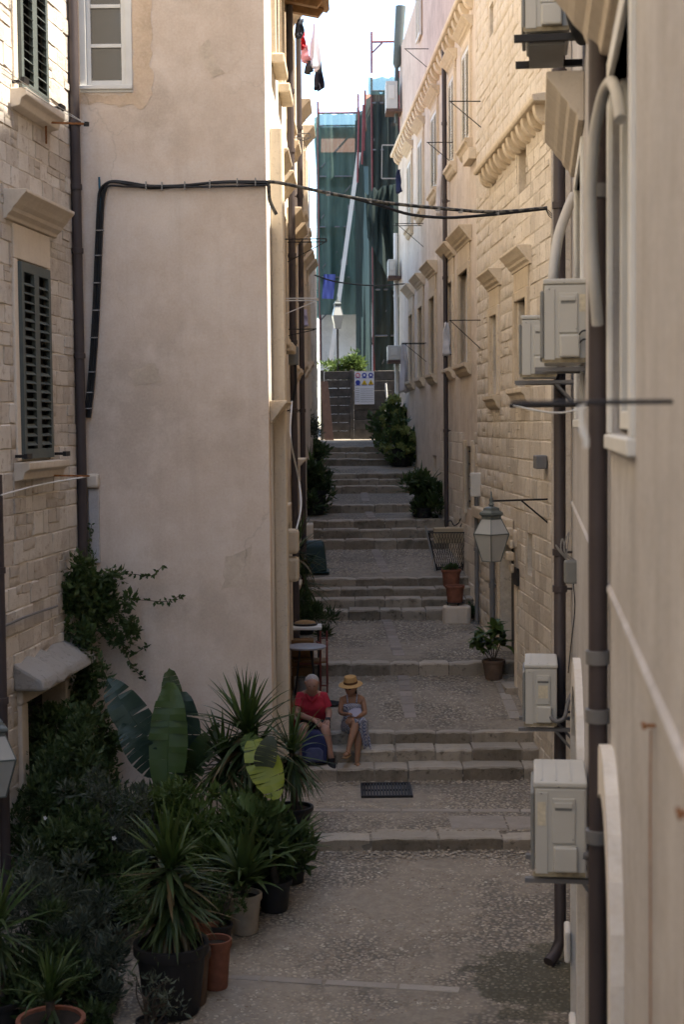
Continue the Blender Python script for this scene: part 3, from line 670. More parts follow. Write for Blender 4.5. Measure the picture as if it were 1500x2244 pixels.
# ---- left: grey limestone house with green shutters
op0 = [hitr(F0, 30, 90, -230, 212), hitr(F0, 37, 101, 584, 1004), hitr(F0, 56, 140, 1512, 2050)]
op0[2] = (op0[2][0], op0[2][1], 0.12, op0[2][3])
grey_house = house('stone_house', 'grey limestone house with dark green shutters at the left edge', F0, 0, 33.0, 0, 17, 8, M_MORTAR, op0, .3)
masonry(grey_house, BLK_L, 0, 3.6, 0, 10.6, .16, .46, .15, .26, [(a - (.12 if i < 2 else .2), b + (.12 if i < 2 else .2), c - .12, d + (.38 if i == 1 else .16)) for i, (a, b, c, d) in enumerate(op0)], dep=.009, limit=295, gap=.003, rubble=.22, wonky=.05,
        prefer=lambda c: (c[0] > 2.8, -(c[1] - c[0]) * (c[3] - c[2])), seed=5)
for i in (0, 1):
    a, b, c, d = op0[i]; w = empty('window', ((a + b) / 2, 0, c), 0, grey_house); W = (b - a) / 2; H = d - c
    for sg in (-1, 1):
        q0, q1 = sorted((sg * W, sg * (W + .12))); trim_box(w, 'jamb', M_TRIM_L, q0, q1, -.1, .03, -.02, H + .02)
    trim_box(w, 'lintel', M_TRIM_L, -W - .12, W + .12, -.1, .031, H + .021, H + .36)
    louvre(w, -W, W, .045, .0, H, M_SHUT, .088, True, rail=.075)
    MB().prism([(q, -z - .03) for q, z in reversed([(0, 0), (.17, 0), (.17, .07), (.12, .1), (.1, .17), (0, .19)])], -W - .2, W + .2).build('sill', M_TRIM_L, w, bevel=.01)
    if i == 1: MB().prism([(q, z + H + .37) for q, z in cornice_prof(.24, .28, 4)], -W - .34, W + .34).build('hood', M_TRIM_L, w, bevel=.008)
    for sg in (-1, 1):
        MB().bar((sg * (W + .17), .02, -.03 + .06), (sg * (W + .17), .14, -.03 + .06), .03, .03).bar((sg * (W + .17) - .07, .15, .03), (sg * (W + .17) + .09, .15, .03), .035, .05).build('shutter_stay', M_IRON, w)
a, b, c, d = op0[2]; dr = empty('doorway', ((a + b) / 2, 0, c), 0, grey_house); W = (b - a) / 2; H = d - c
for sg in (-1, 1):
    q0, q1 = sorted((sg * W, sg * (W + .2))); trim_box(dr, 'jamb', M_TRIM_L, q0, q1, -.2, .05, -.1, H)
trim_box(dr, 'lintel', M_TRIM_L, -W - .2, W + .2, -.2, .06, H + .001, H + .17, .03)
hd = MB(); rnd = random.Random(3); n = 9
top = [(-W - .3 + (2 * W + .6) * i / n, .1 + .05 * mnoise.noise((i * .9, 1, 2))) for i in range(n + 1)]
for i, (x, z) in enumerate(top): hd.v += [(x, 0, H + .2 - .04), (x, .32 + .05 * mnoise.noise((i * .7, 4, 2)), H + .16 + .03 * mnoise.noise((i * .8, 8, 1))), (x, .29, H + .24 + z * .3), (x, 0, H + .34 + z)]
for i in range(n):
    for q in range(4): hd.f.append((i * 4 + q, i * 4 + (q + 1) % 4, (i + 1) * 4 + (q + 1) % 4, (i + 1) * 4 + q))
hd.f += [(0, 1, 2, 3), (n * 4 + 3, n * 4 + 2, n * 4 + 1, n * 4)]
hd.build('hood_slab', mat_stone('weathered_slab', (.27, .25, .225), (.33, .31, .28), (.16, .145, .125), .2, .8, .0, .7, 12), dr, bevel=.03)
MB().box(-W, W, -.27, -.22, 0, H).build('door', M_DARK, dr)

# ---- near wall on the right
SN = FN.sY(13.15)
wA = hitr(FN, 1343, 1392, 70, 955); wB = (FN.sY(9.9), FN.sY(11.5), 4.72, 6.45)
aA = (FN.sY(5.35), FN.sY(6.55), .6, 3.15); aB = (FN.sY(9.7), FN.sY(11.4), .0, 2.75)
near = house('plaster_house', 'near grey beige plaster house filling the right edge with air conditioners on it', FN, 0, SN, -.6, 17, 8, M_R0, [wA, wB, aA, aB], .2)
for r in (wA, wB):
    a, b, c, d = toL(near, r); w = empty('window', ((a + b) / 2, 0, c), 0, near); W = (b - a) / 2; H = d - c
    fr = MB(); fr.box(-W - .07, -W, -.1, .02, -.0, H + .09).box(W, W + .07, -.1, .02, 0, H + .09).box(-W, W, -.1, .02, H, H + .09); fr.build('frame', M_WHITE, w, bevel=.008)
    trim_box(w, 'sill', M_WHITE, -W - .08, W + .08, -.1, .03, -.06, -.001, .008)
    fr = MB()
    for q in (-W, -.03, W - .06): fr.box(q, q + .06, -.09, -.03, .02, H)
    fr.box(-W + .06, -.03, -.09, -.03, .02, .09).box(.03, W - .06, -.09, -.03, .02, .09); fr.build('casement', M_WHITE, w, bevel=.006)
    MB().box(-W + .03, W - .03, -.07, -.062, .03, H).build('pane', M_GLASS, w)
    MB().prism([(q, z + H + .14) for q, z in cornice_prof(.24, .32, 4)], -W - .3, W + .3).build('hood', M_TRIM_L, w, bevel=.01)
for r in (aA, aB):
    a, b, c, d = toL(near, r); w = empty('arched_doorway', ((a + b) / 2, 0, c), 0, near); W = (b - a) / 2; H = d - c
    out = []; inn = []; zz = H - W * .72
    for k in range(13):
        t = math.pi * k / 12; out.append((-(W + .16) * math.cos(t), zz + (W * .86 + .16) * math.sin(t))); inn.append((-(W - .02) * math.cos(t), zz + (W * .86 - .04) * math.sin(t)))
    out = [(-(W + .16), 0)] + out + [(W + .16, 0)]; inn = [(-(W - .02), 0)] + inn + [(W - .02, 0)]; m = len(out); mb = MB()
    for y in (.05, -.06): mb.v += [(x, y, z) for x, z in out] + [(x, y, z) for x, z in inn]
    for k in range(m - 1):
        mb.f += [(k, k + 1, m + k + 1, m + k), (k, 2 * m + k, 2 * m + k + 1, k + 1), (m + k, m + k + 1, 3 * m + k + 1, 3 * m + k)]
    mb.build('arch', M_WHITEW, w); MB().box(-W - .05, W + .05, -.19, -.14, 0, H + .1).build('door', M_SHUT, w)
    # plaster that fills the square head above the arch
    fl = MB(); top = H + .02; pts = inn[1:-1]
    for k in range(len(pts) - 1): fl.add([(pts[k][0], -.02, pts[k][1]), (pts[k + 1][0], -.02, pts[k + 1][1]), (pts[k + 1][0], -.02, top), (pts[k][0], -.02, top)], [(0, 1, 2, 3)])
    fl.build('arch_head', M_R0, w)
    for sg in (-1, 1): trim_box(w, 'impost', M_WHITEW, sg * (W + .06) - .14, sg * (W + .06) + .14, .051, .1, .55, .8, .02)
MB().prism([(0, 0), (.014, .012), (.014, .03), (0, .045)], 0, SN).build('string_course', M_R0, near, loc=(0, 0, 3.98 + .6))
trim_box(near, 'corner_strip', M_TRIM_L, SN - .16, SN, .0, .012, .6, 13.9, .004)

rear_blocker = thing('plaster_house', 'unseen house added beside the camera to darken the foreground', 'house', (.85, 2.4, 0))  # out of view, added to keep sky light off the foreground
MB().box(0, 8, -22, -.05, -.5, 18).build('wall', M_R0, rear_blocker)
# ---- unseen blocks added on the right, heights set to shape sun on the crossing
sun_block = thing('sun_blocker', 'unseen tall block added to shade the crossing', 'house', (6.2, 8.0, 0))
MB().box(0, 7, 0, 9.02, -.2, 25.4).build('wall', M_R2, sun_block)
MB().box(0, 7, 9.04, 9.75, -.2, 18.2).build('low_blocker', M_R2, sun_block)  # lower added block, lets a strip of sun reach the salmon corner
# ================================================================== drainpipes
def drainpipe(label, pts, r, mat, clamps=(), collar=None, group='drainpipes', wall_n=None):
    p0 = Vector(pts[-1]); o = thing('drainpipe', label, 'drainpipe', p0, group=group); rel = [Vector(p) - p0 for p in pts]
    MB().tube(rel, r, 14).build('pipe', mat, o, 50)
    top = rel[0]
    for z in clamps:
        zz = z - p0.z; k = min(1, max(0, (top.z - zz) / max(.01, top.z - rel[-1].z))); c = rel[0].lerp(rel[1], min(1, k)); c.z = zz
        mb = MB().lathe([(r + .001, -.03), (r + .012, -.028), (r + .012, .028), (r + .001, .03)], 14, c)
        if wall_n: mb.bar(c + Vector(wall_n) * r, c + Vector(wall_n) * (r + .09), .02)
        mb.build('clamp', collar or mat, o, 40)
    return o
nl = FN.n * -1
def wall_pt(fr, s, o, z): return fr.w(s, o, z)
X6 = at(1312, 1100, 6.3).x
drainpipe('thick dark brown drainpipe in front of the near right wall', [(X6, 6.3, 9.5), (X6, 6.3, .75)], .041, M_PIPE, [at(1312, y, 6.3).z for y in (1440, 1568, 1832, 420, 40)], M_PIPEG, wall_n=nl)
X13 = at(1228, 1100, 12.95).x
drainpipe('brown drainpipe at the far corner of the near right house, running down to the paving', [(X13, 12.95, 12), (X13, 12.95, .18), (X13 - .05, 12.9, .07), (X13 - .12, 12.82, .02)], .052, M_PIPE, [at(1228, y, 12.95).z for y in (160, 450, 1210, 1290, 1560, 1790)], wall_n=nl)
X0 = at(176, 900, 16.86).x
drainpipe('brown drainpipe in the corner between the limestone house and the salmon front', [(X0, 16.86, 14), (X0, 16.86, .3)], .056, M_PIPE, [at(170, y, 16.86).z for y in (270, 410, 550, 780)], wall_n=(-1, 0, 0))
p = at(3, 1500, 13.7); drainpipe('dark pipe at the very left edge of the limestone house', [(p.x, 13.7, at(0, 1040, 13.7).z), (p.x, 13.7, .1)], .05, M_PIPE, [2.2, 3.4])
q = at(632, 600, 21.6); drainpipe('nearer of the two brown drainpipes on the left side of the stairs', [(lx_wall(21.6) + .1, 21.6, 10.6), (lx_wall(21.6) + .1, 21.6, 1.4)], .05, M_PIPE, [at(632, y, 21.6).z for y in (200, 330, 560, 750, 900)], wall_n=(-1, 0, 0))
drainpipe('farther of the two brown drainpipes on the left side of the stairs', [(lx_wall(25.4) + .09, 25.4, 12.2), (lx_wall(25.4) + .09, 25.4, 2.1)], .045, M_PIPE, [at(655, y, 25.4).z for y in (280, 430, 660, 900)], wall_n=(-1, 0, 0))
s, _ = FR.hit(976, 500, .09); zt = FR.hit(976, 95, .09)[1]; zb = FR.hit(973, 1150, .09)[1]
drainpipe('slim brown drainpipe between the hooded windows of the apricot house', [FR.w(s, .09, zt), FR.w(s, .09, zb)], .043, M_PIPE, [zt - k * 1.4 for k in range(1, 6)], wall_n=-FR.n)
s, _ = FR.hit(1080, 1300, .07); zt = FR.hit(1080, 1130, .07)[1]; g0 = gz(17.5 + s)
drainpipe('thin grey pipe on the stone house behind the street lantern', [FR.w(s, .07, zt), FR.w(s, .07, g0)], .04, M_PIPEG, [g0 + .9], wall_n=-FR.n)
s, _ = FR.hit(1046, 1250, .06); zt = FR.hit(1042, 1035, .06)[1]; g0 = gz(17.5 + s)
dp = drainpipe('grey conduit rising to a white meter box on the stone house', [FR.w(s, .06, zt), FR.w(s, .06, g0)], .035, M_PIPEG, [g0 + 1.2], wall_n=-FR.n)
MB().box(-.1, .1, -.09, .07, -.38, .0).build('meter_box', M_SHUTW, dp, loc=(0, 0, zt - g0), bevel=.02)
# pale green gutter end and downpipe high up at the far end of the apricot house
g = thing('gutter', 'green metal gutter box hanging at the far roof edge of the apricot house', 'gutter', at(869, 230, 38.9))
MB().tube([at(879, 14, 38.9) - g.location, at(871, 140, 38.9) - g.location, at(870, 150, 38.9) - g.location], [.13, .11, .05], 12).build('hopper', M_SHUT, g, 50)
MB().tube([at(870, 150, 38.9) - g.location, at(869, 270, 38.9) - g.location], .05, 10).build('pipe', M_SHUT, g, 50)
drainpipe('white drainpipe at the far end of the apricot house above the gate', [FR.w(S2 - .25, .1, 9.6), FR.w(S2 - .25, .1, 4.4)], .055, M_WHITE, [6.2, 8], group=None)

# ================================================================== air conditioners
M_STK = mat_plain('cream_sticker', (.62, .55, .40), .6, .15, 40, 0); M_DIRT = mat_plain('grimy_enamel', (.30, .25, .16), .7, .35, 25, .05)
def ac_unit(label, px0, px1, ytop, ybot, Y, length=.62, black_bracket=False, lines='none', sticker=None, wallgap=.12):
    z0 = at((px0 + px1) / 2, ybot, Y).z; z1 = at((px0 + px1) / 2, ytop, Y).z; xr = at(px1, (ytop + ybot) / 2, Y).x; D = xr - at(px0, (ytop + ybot) / 2, Y).x; H = z1 - z0
    o = thing('air_conditioner', label, 'air conditioner', (xr, Y, z0), FN.ang - math.pi / 2, 'outdoor air conditioner units on the near right house')
    Lh = length
    MB().box(-D + .02, 0, 0, Lh, .02, H - .035).build('body', M_AC, o, bevel=.012)
    t = MB().box(-D + .012, .006, -.006, Lh + .006, H - .034, H)
    t.build('top_cover', M_AC, o, bevel=.01)
    for k in range(3): MB().box(-D + .05 + k * (D - .06) / 3, -D + .05 + k * (D - .06) / 3 + .012, .03, Lh - .03, H, H + .004).build('rib', M_AC, o)
    MB().box(-D - .006, -D + .019, .03, Lh - .03, .05, H - .07).build('fan_grille', M_ACD, o, bevel=.01)
    MB().box(-D * .93, -D * .7, -.007, .001, .04, H - .06).build('side_strip', M_AC, o, bevel=.003)
    MB().box(-D * .62, -D * .2, -.012, .001, H * .38, H * .84).build('service_panel', M_AC, o, bevel=.006)
    MB().box(-D * .58, -D * .25, -.022, -.0125, H * .745, H * .80).build('handle', M_AC, o, bevel=.004)
    MB().box(-D * .57, -D * .26, -.0135, -.0125, H * .715, H * .743).build('handle_shadow_gap', M_ACD, o)
    MB().box(-D * .6, -D * .16, -.045, .001, H * .1, H * .36).build('valve_cover', M_AC, o, bevel=.012)
    for (a, b) in ((-D * .5, H * .95), (-D * .82, H * .88), (-D * .24, H * .42)): MB().lathe([(.001, 0), (.006, 0), (.006, .004), (.001, .005)], 8, (a, 0, b)).build('screw', M_ACD, o, rot=(0, 0, 0), loc=(0, -.01, 0))
    if sticker: MB().box(-D * sticker[0], -D * sticker[1], sticker[4] - .0012, sticker[4], H * sticker[2], H * sticker[3]).build('sticker', M_STK, o)
    MB().box(-D * .98, -.004, -.003, -.0005, .022, .05).build('dirty_edge', M_DIRT, o)
    if black_bracket:
        for yy in (-.02, Lh + .02): MB().box(-D - .05, wallgap, yy - .02, yy + .02, -.045, -.003).build('bracket', M_IRON, o)
        MB().box(-D + .04, -.03, .02, Lh - .02, -.06, -.004).build('drip_tray', M_ACD, o)
    else:
        for yy in (.06, Lh - .06):
            MB().box(-D - .04, wallgap, yy - .02, yy + .02, -.03, -.003).bar((-.02, yy, -.02), (wallgap, yy, -.2), .02).build('bracket', M_PIPEG, o)
    if lines == 'hose': MB().tube(catmull([(-D * .2, -.03, H * .2), (-D * .02, -.06, H * .14), (.06, -.05, H * .2), (.09, 0, H * .42), (.13, .05, H * .56), (.15, .06, H * .62)]), .018, 8).build('hose', M_PIPEG, o, 60)
    elif lines == 'duct': MB().tube([(-.02, .02, H * .26), (.12, .03, H * .24)], .03, 10).build('hose', M_PIPEG, o, 60)
    elif lines == 'wires':
        for q in (0, .1): MB().tube(catmull([(-D * .2, -.03, H * (.24 + q)), (-.02, -.04, H * (.3 + q)), (.06, -.03, H * (.28 + q)), (.09, -.03, H * .46)]), .006, 6).build('wire', M_CABLE, o, 60)
    return o
ac_unit('lowest beige air conditioner on the near right wall, seen from above', 1167, 1286, 1716, 1932, 8.6, .6, lines='duct', wallgap=.1, sticker=(.89, .74, .56, .8, -.008))
ac_unit('small beige air conditioner with a grey hose above the bottom stair flight', 1148, 1222, 1457, 1598, 12.35, .6, lines='hose', wallgap=.14, sticker=(.55, .27, .48, .68, -.0135))
ac_unit('beige air conditioner at eye level with a fat white pipe above it', 1188, 1288, 610, 802, 9.4, .6, lines='wires', wallgap=.1, sticker=(.17, .03, .62, .82, -.001))
ac_unit('grey air conditioner half hidden behind the eye level unit', 1140, 1222, 690, 832, 12.3, .62, wallgap=.15)
ac_unit('air conditioner on black brackets cut by the top of the picture', 1146, 1250, -110, 74, 9.4, .65, True, wallgap=.1)
M_POTB_ = mat_plain('dull_brown_metal', (.10, .06, .045), .7)
def far_ac(label, px0, px1, y0, y1, Y):
    z0 = at(px0, y1, Y).z; z1 = at(px0, y0, Y).z; xr = at(px1, y0, Y).x; D = xr - at(px0, y0, Y).x; H = z1 - z0
    o = thing('air_conditioner', label, 'air conditioner', (xr, Y, z0), 0, 'air conditioner units by the scaffold')
    MB().box(-D, 0, 0, .7, 0, H).build('body', M_AC, o, bevel=.015); MB().box(-D * .75, -D * .25, -.012, 0, H * .35, H * .85).build('service_panel', M_SHUTW, o, bevel=.006)
    MB().box(-D, .15, -.01, .71, -.07, -.004).build('bracket', M_POTB_, o)
far_ac('cream air conditioner high up against the dark scaffold net', 846, 872, 177, 238, 38.6)
far_ac('small cream air conditioner half way up beside the dark scaffold net', 851, 868, 568, 604, 38.6)
far_ac('pale air conditioner just above the right end of the wooden gate', 850, 878, 757, 789, 38.4)
# fat insulated pipes and vent hose
def run(name, label, cat, pts, r, mat, n=10, k=6, group=None):
    P = catmull(pts, k); p0 = P[-1]; o = MB().tube([q - p0 for q in P], r, n).build(name, mat, None, 60, loc=p0); tag(o, label, cat, group); return o
M_HOSE = mat_plain('white_insulation', (.50, .48, .44), .7, .08, 6, .05)
run('insulated_pipe', 'fat white insulated pipe arching over the near window down to the air conditioner', 'pipe', [at(1362, 262, 5.4), at(1354, 205, 5.5), at(1340, 180, 5.75), at(1322, 212, 5.9), at(1304, 300, 6.0), at(1296, 420, 6.05), at(1298, 520, 6.05), at(1304, 620, 6.05), at(1311, 712, 6.1)], .0235, M_HOSE)
run('insulated_pipe', 'pale bent hose running behind the eye level air conditioner', 'pipe', [at(1258, 430, 12), at(1245, 460, 11.8), at(1225, 520, 11.6), at(1214, 600, 11.4), at(1213, 640, 11.4)], .04, M_HOSE)
run('black_duct', 'black bundled duct beside the topmost air conditioner', 'duct', [at(1262, -40, 9.3), at(1258, 20, 9.3), at(1268, 60, 9.3), at(1280, 84, 9.4)], .05, M_CABLE)
# junction box with loose wires between the two drainpipes
p = at(1252, 1250, 11.6); jb = thing('junction_box', 'grey cable box with loose white wires between the two right hand drainpipes', 'junction box', (p.x, 11.6, p.z - .1))
MB().box(-.05, .055, -.06, .04, 0, .18).build('box', M_ACD, jb, bevel=.015)
for k in range(3): MB().tube(catmull([(-.03 + .03 * k, -.03, .18), (-.1 + .02 * k, -.05, .26), (-.12 + .05 * k, -.05, .3 + .05 * k), (-.04, -.03, .2)]), .005, 5).build('wire', M_CABLEG, jb, 60)
MB().tube(catmull([(.02, 0, 0), (.03, -.01, -.2), (.0, 0, -.5), (-.02, 0, -.7)]), .005, 5).build('wire', M_CABLE, jb, 60)
# rusty hooks on the near wall
for i, (px, py, lab) in enumerate([(1412, 1590, 'rusty iron hook on the near right wall with a rust streak below'), (1490, 1782, 'rusty iron hook at the right edge of the picture')]):
    s, z = FN.hit(px, py, .03); hk = thing('wall_hook', lab, 'hook', FN.w(s, 0, z), FN.ang, 'rusty hooks on the near wall')
    MB().bar((0, 0, 0), (0, .03, 0), .009).bar((-.03, .03, 0), (.03, .03, 0), .009).build('hook', M_RUST, hk)
    MB().tube(catmull([(0, .012, -.01), (.01, .012, -.3), (-.012, .012, -.7), (0, .012, -1.2)]), .0025, 6).build('hanging_cord', M_RUST, hk, 60)
# horizontal clothes bars on the near wall
s, z = FN.hit(1476, 880); b = thing('clothes_bar', 'dark iron bar with a pale rag sticking out of the near right wall', 'clothes bar', FN.w(s, 0, z), FN.ang)
MB().tube([(0, 0, 0), (0, .36, 0)], .0055, 8).build('bar', M_IRON, b, 60)
rg = MB(); 
for k in range(7):
    yy = .2 + .007 * math.sin(k * .9); zz = -k * .017; rg.v += [(-.006, yy - .007, zz), (.006 * math.sin(k), yy + .006 + .004 * math.sin(k * 2), zz)]
    if k: rg.f.append((2 * k - 2, 2 * k - 1, 2 * k + 1, 2 * k))
so = rg.build('rag', M_WHITE, b); so.modifiers.new('solid', 'SOLIDIFY').thickness = .006
s, z = FN.hit(1300, 888); b = thing('clothes_bar', 'iron rod with a white line below the eye level air conditioners', 'clothes bar', FN.w(s, 0, z), FN.ang)
MB().tube([(0, 0, 0), (0, .45, 0)], .009, 8).build('bar', M_IRON, b, 60); MB().tube(catmull([(0, .02, -.01), (-.1, .2, -.04), (-.1, .43, .0)]), .005, 6).build('line', M_WHITE, b, 60)

# ================================================================== cables
def on(fr, px, py, o): s, z = fr.hit(px, py, o); return fr.w(s, o, z)
base_pts = [(188, 915), (197, 830), (206, 700), (212, 560), (217, 450), (222, 415), (240, 398), (275, 399), (330, 407), (400, 406), (490, 398), (588, 398)]
cb = thing('cable_bundle', 'thick black cable bundle running up and across the salmon front', 'cable', on(FF, 400, 405, .03))
for k, (dx, dy) in enumerate([(0, 0), (5, 5), (-3, 3), (9, 10)]):
    pts = [on(FF, x + dx * (1 if i < 6 else .2), y + dy * (1 if i > 4 else .1) * (.6 + .5 * math.sin(i * 1.7 + k)), .03 + .008 * k) - cb.location for i, (x, y) in enumerate(base_pts)]
    MB().tube(catmull(pts, 5), .014 - .002 * (k > 1), 7).build('cable', M_CABLE, cb, 60)
for i, (x, y) in enumerate([(190, 895), (193, 860), (198, 815), (203, 740), (207, 680), (209, 620), (212, 560), (215, 505), (320, 404), (355, 405), (405, 404), (460, 401), (520, 397), (560, 396)]):
    p = on(FF, x + (3 if i < 8 else 0), y + (3 if i > 7 else 0), .04) - cb.location; v = Vector((1, 0, 0)) if i < 8 else Vector((0, 0, 1))
    MB().bar(p - v * .045, p + v * .045, .012, .05, (0, 1, 0)).build('cable_tie', M_CABLEG, cb)
MB().tube([on(FF, 217, 388, .03) - cb.location, on(FF, 220, 470, .03) - cb.location], .012, 6).build('blue_sleeve', mat_plain('blue_plastic', (.02, .10, .16), .5), cb)
span = thing('overhead_cable', 'taped overhead cable crossing the lane between the two corner houses', 'cable', at(900, 455, 17.2))
def sp(lst): return [at(x, y, 16.93 + .5 * (x - 590) / 610) - span.location for x, y in lst]
t = NT('taped_cable'); t.col(t.ramp(t.noise(18, 3), (.45, (.02, .02, .02)), (.6, (.17, .15, .11)))); t.set(Roughness=.7); M_TAPE = t.m
MB().tube(catmull(sp([(588, 398), (620, 402), (700, 419), (780, 434), (860, 446), (960, 456), (1060, 464), (1130, 462), (1200, 455)]), 5), .019, 8).build('cable', M_TAPE, span, 60)
MB().tube(catmull(sp([(760, 430), (840, 452), (900, 470), (980, 477), (1060, 472), (1130, 465), (1200, 457)]), 5), .017, 8).build('cable', M_CABLE, span, 60)
MB().tube(catmull(sp([(588, 402), (592, 440), (606, 470)]), 5), .02, 8).build('frayed_end', M_TAPE, span, 60)
for x, y in [(720, 424), (810, 440), (960, 457), (1010, 462), (1090, 466)]:
    p = sp([(x, y)])[0]; MB().bar(p - Vector((0, 0, .026)), p + Vector((0, 0, .026)), .03, .05).build('cable_tie', M_CABLEG, span)
for k in range(3): MB().tube(catmull(sp([(1196, 456), (1204, 462 + 5 * k), (1211, 470 + 4 * k)]), 4), .005, 5).build('loose_wire', M_CABLE, span, 60)
run('wall_cable', 'grey cable sagging along the limestone house above its door', 'cable', [on(F0, 2, 1375, .06), on(F0, 60, 1350, .05), on(F0, 125, 1328, .06)], .012, M_PIPEG)
run('wall_cable', 'thin pale wire snaking down the left side wall by the pilaster', 'cable', [on(FL, 640, 880, .17), on(FL, 637, 960, .2), on(FL, 655, 1050, .25), on(FL, 660, 1110, .3), on(FL, 650, 1160, .25)], .011, M_WHITE)
run('wall_cable', 'black wire strung across the lane in front of the scaffold', 'cable', [at(690, 603, 33), at(740, 618, 34), at(820, 626, 36), at(888, 622, 37.5)], .016, M_CABLE)
bx = thing('meter_box', 'grey electricity box on the near left drainpipe', 'meter box', (lx_wall(21.3) + .14, 21.2, at(634, 800, 21.2).z))
MB().box(-.09, .05, -.06, .08, 0, .26).build('box', M_ACD, bx, bevel=.012); MB().tube([(0, 0, 0), (.01, 0, -.25), (-.03, 0, -.5)], .02, 6).build('wires', M_CABLE, bx)

# ================================================================== clothes lines
def bracket(label, fr, px, py, reach, up=.35, lines=True, mat=M_IRON, double=True):
    s, z = fr.hit(px, py, reach); o = thing('clothes_bracket', label, 'bracket', fr.w(s, 0, z), fr.ang, 'clothes line brackets')
    mb = MB().bar((0, 0, 0), (0, reach, 0), .015).bar((0, 0, -up), (0, reach * .95, -.01), .012)
    if double: mb.bar((.35, 0, 0), (.35, reach, 0), .015).bar((0, reach, 0), (.35, reach, 0), .015)
    mb.build('arm', mat, o)
    return o
bracket('iron clothes bracket beside the brown drainpipe below the hooded windows', FR, 985, 702, .5, .45, double=False)
bracket('iron clothes bracket far along the apricot house above the white sheet', FR, 884, 752, .5, .4)
bracket('iron clothes bracket on the apricot house under its upper shutters', FR, 936, 312, .5, .4, double=False)
bracket('iron clothes bracket high on the apricot house by the tall shutter', FR, 985, 222, .5, .4, double=False)
bracket('rusty clothes bracket high up against the sky on the pink upper wall', FR, 887, 107, .5, .4, double=False)
bracket('dark clothes bracket on the buff house over the teal scaffold net', FL, 716, 530, .6, .3)
bracket('pale clothes bar on the buff house above the street lantern', FL, 697, 658, .5, .2, mat=M_WHITE)
bracket('thin clothes bar high on the buff house', FL, 680, 302, .3, .1, mat=M_PIPEG)
bracket('dark bar on the buff house beneath the hanging white cloth', FL, 694, 721, .45, .1, double=False)
br = bracket('dark wire bracket at the right by the black scaffold net', FR, 868, 490, .6, .5)
wf = thing('drying_frame', 'thin rectangular drying frame sticking out by the dark scaffold net', 'drying frame', at(870, 390, 38.3))
MB().bar(at(838, 318, 38.3) - wf.location, at(882, 318, 38.3) - wf.location, .03).bar(at(838, 318, 38.3) - wf.location, at(837, 391, 38.3) - wf.location, .025).bar(at(837, 391, 38.3) - wf.location, at(878, 391, 38.3) - wf.location, .03).build('frame', M_CABLEG, wf)
# left limestone house: washing line brackets and lines
p = on(F0, 100, 268, .05); lb = thing('clothes_bracket', 'rusty washing line bracket under the upper green shutter', 'bracket', p, group='clothes line brackets')
MB().bar((0, 0, 0), at(192, 272, 15.9) - p, .02).bar((.0, 0, 0), (0, 0, -.22), .018).build('arm', M_RUST, lb); MB().lathe([(.0, -.02), (.03, -.02), (.03, .02), (.0, .02)], 10, at(189, 272, 15.9) - p).build('pulley', M_IRON, lb)
for k in range(2): run('washing_line', ['thin white washing line crossing below the upper green shutter', 'second thin washing line close above the first one'][k], 'washing line', [on(F0, 3, 148 + 12 * k, .3), at(110, 222 + 8 * k, 15.4), at(188, 271, 15.9)], .004, M_WHITE, 5, 3, 'washing lines of the limestone house')
p = on(F0, 105, 1042, .05); lb = thing('clothes_bracket', 'rusty washing line bracket under the middle green shutter', 'bracket', p, group='clothes line brackets')
MB().bar((0, 0, 0), at(195, 1043, 15.9) - p, .02).build('arm', M_RUST, lb)
run('washing_line', 'pale rope running from the middle bracket to the left edge', 'washing line', [on(F0, 2, 1085, .3), at(90, 1062, 15.2), at(188, 1045, 15.9)], .008, M_WHITE, 5, 3)
p = at(200, 1050, 16.9); st = thing('stone_stub', 'broken stone corbel with old plaster under it beside the left drainpipe', 'stone', (p.x, 17, p.z - .1))
MB().box(-.06, .08, -.12, 0, .0, .16).build('stub', M_TRIM_L, st, bevel=.03); MB().box(-.05, .07, -.05, 0, -.85, -.01).build('plaster_strip', M_R0, st, bevel=.01)

# laundry: cloth sheets with folds and thickness
def cloth(label, px, y0, y1, w0, w1, Y, col, name='laundry', group='laundry', ax=(0.5, .86), cat='laundry', seed=0):
    top = at(px, y0, Y); bot = at(px, y1, Y); o = MB(); n, m = 10, 14; H = top.z - bot.z; rnd = random.Random(seed); ph = rnd.uniform(0, 6)
    for j in range(m + 1):
        v = j / m; w = (w0 + (w1 - w0) * v)
        for i in range(n + 1):
            u = i / n - .5; f = .05 * math.sin(u * 17 + ph) * (.3 + v) + .03 * math.sin(u * 7 + v * 4 + ph)
            a = u * w + .015 * math.sin(v * 9 + ph); o.v.append((a * ax[0] - f * ax[1], a * ax[1] + f * ax[0], -v * H + .03 * math.sin(u * 9 + ph) * v + (.04 * abs(u) if j == 0 else 0)))
    for j in range(m):
        for i in range(n): k = j * (n + 1) + i; o.f.append((k, k + 1, k + n + 2, k + n + 1))
    ob = o.build(name, mat_plain('cloth_' + str(seed), col, .9, .1, 6, .1), None, 60, loc=top); sm = ob.modifiers.new('solid', 'SOLIDIFY'); sm.thickness = .008
    return tag(ob, label, cat, group)
cloth('long white shirt hanging against the sky', 690, 50, 150, .12, .3, 27, (.72, .70, .74), seed=1)
cloth('black trousers hanging lowest against the sky', 698, 122, 195, .22, .18, 27.4, (.015, .015, .025), seed=2)
cloth('dark cloth hanging by the eaves at the top of the left drainpipes', 657, 42, 80, .1, .12, 25, (.03, .035, .05), seed=3)
cloth('small red cloth in the row of laundry', 661, 72, 106, .08, .1, 25.5, (.5, .03, .04), seed=4)
cloth('pink patterned cloth in the row of laundry', 670, 98, 135, .08, .1, 26.2, (.45, .2, .24), seed=5)
cloth('black sock like cloth at the end of the laundry row', 676, 128, 160, .1, .08, 26.8, (.03, .03, .035), seed=6)
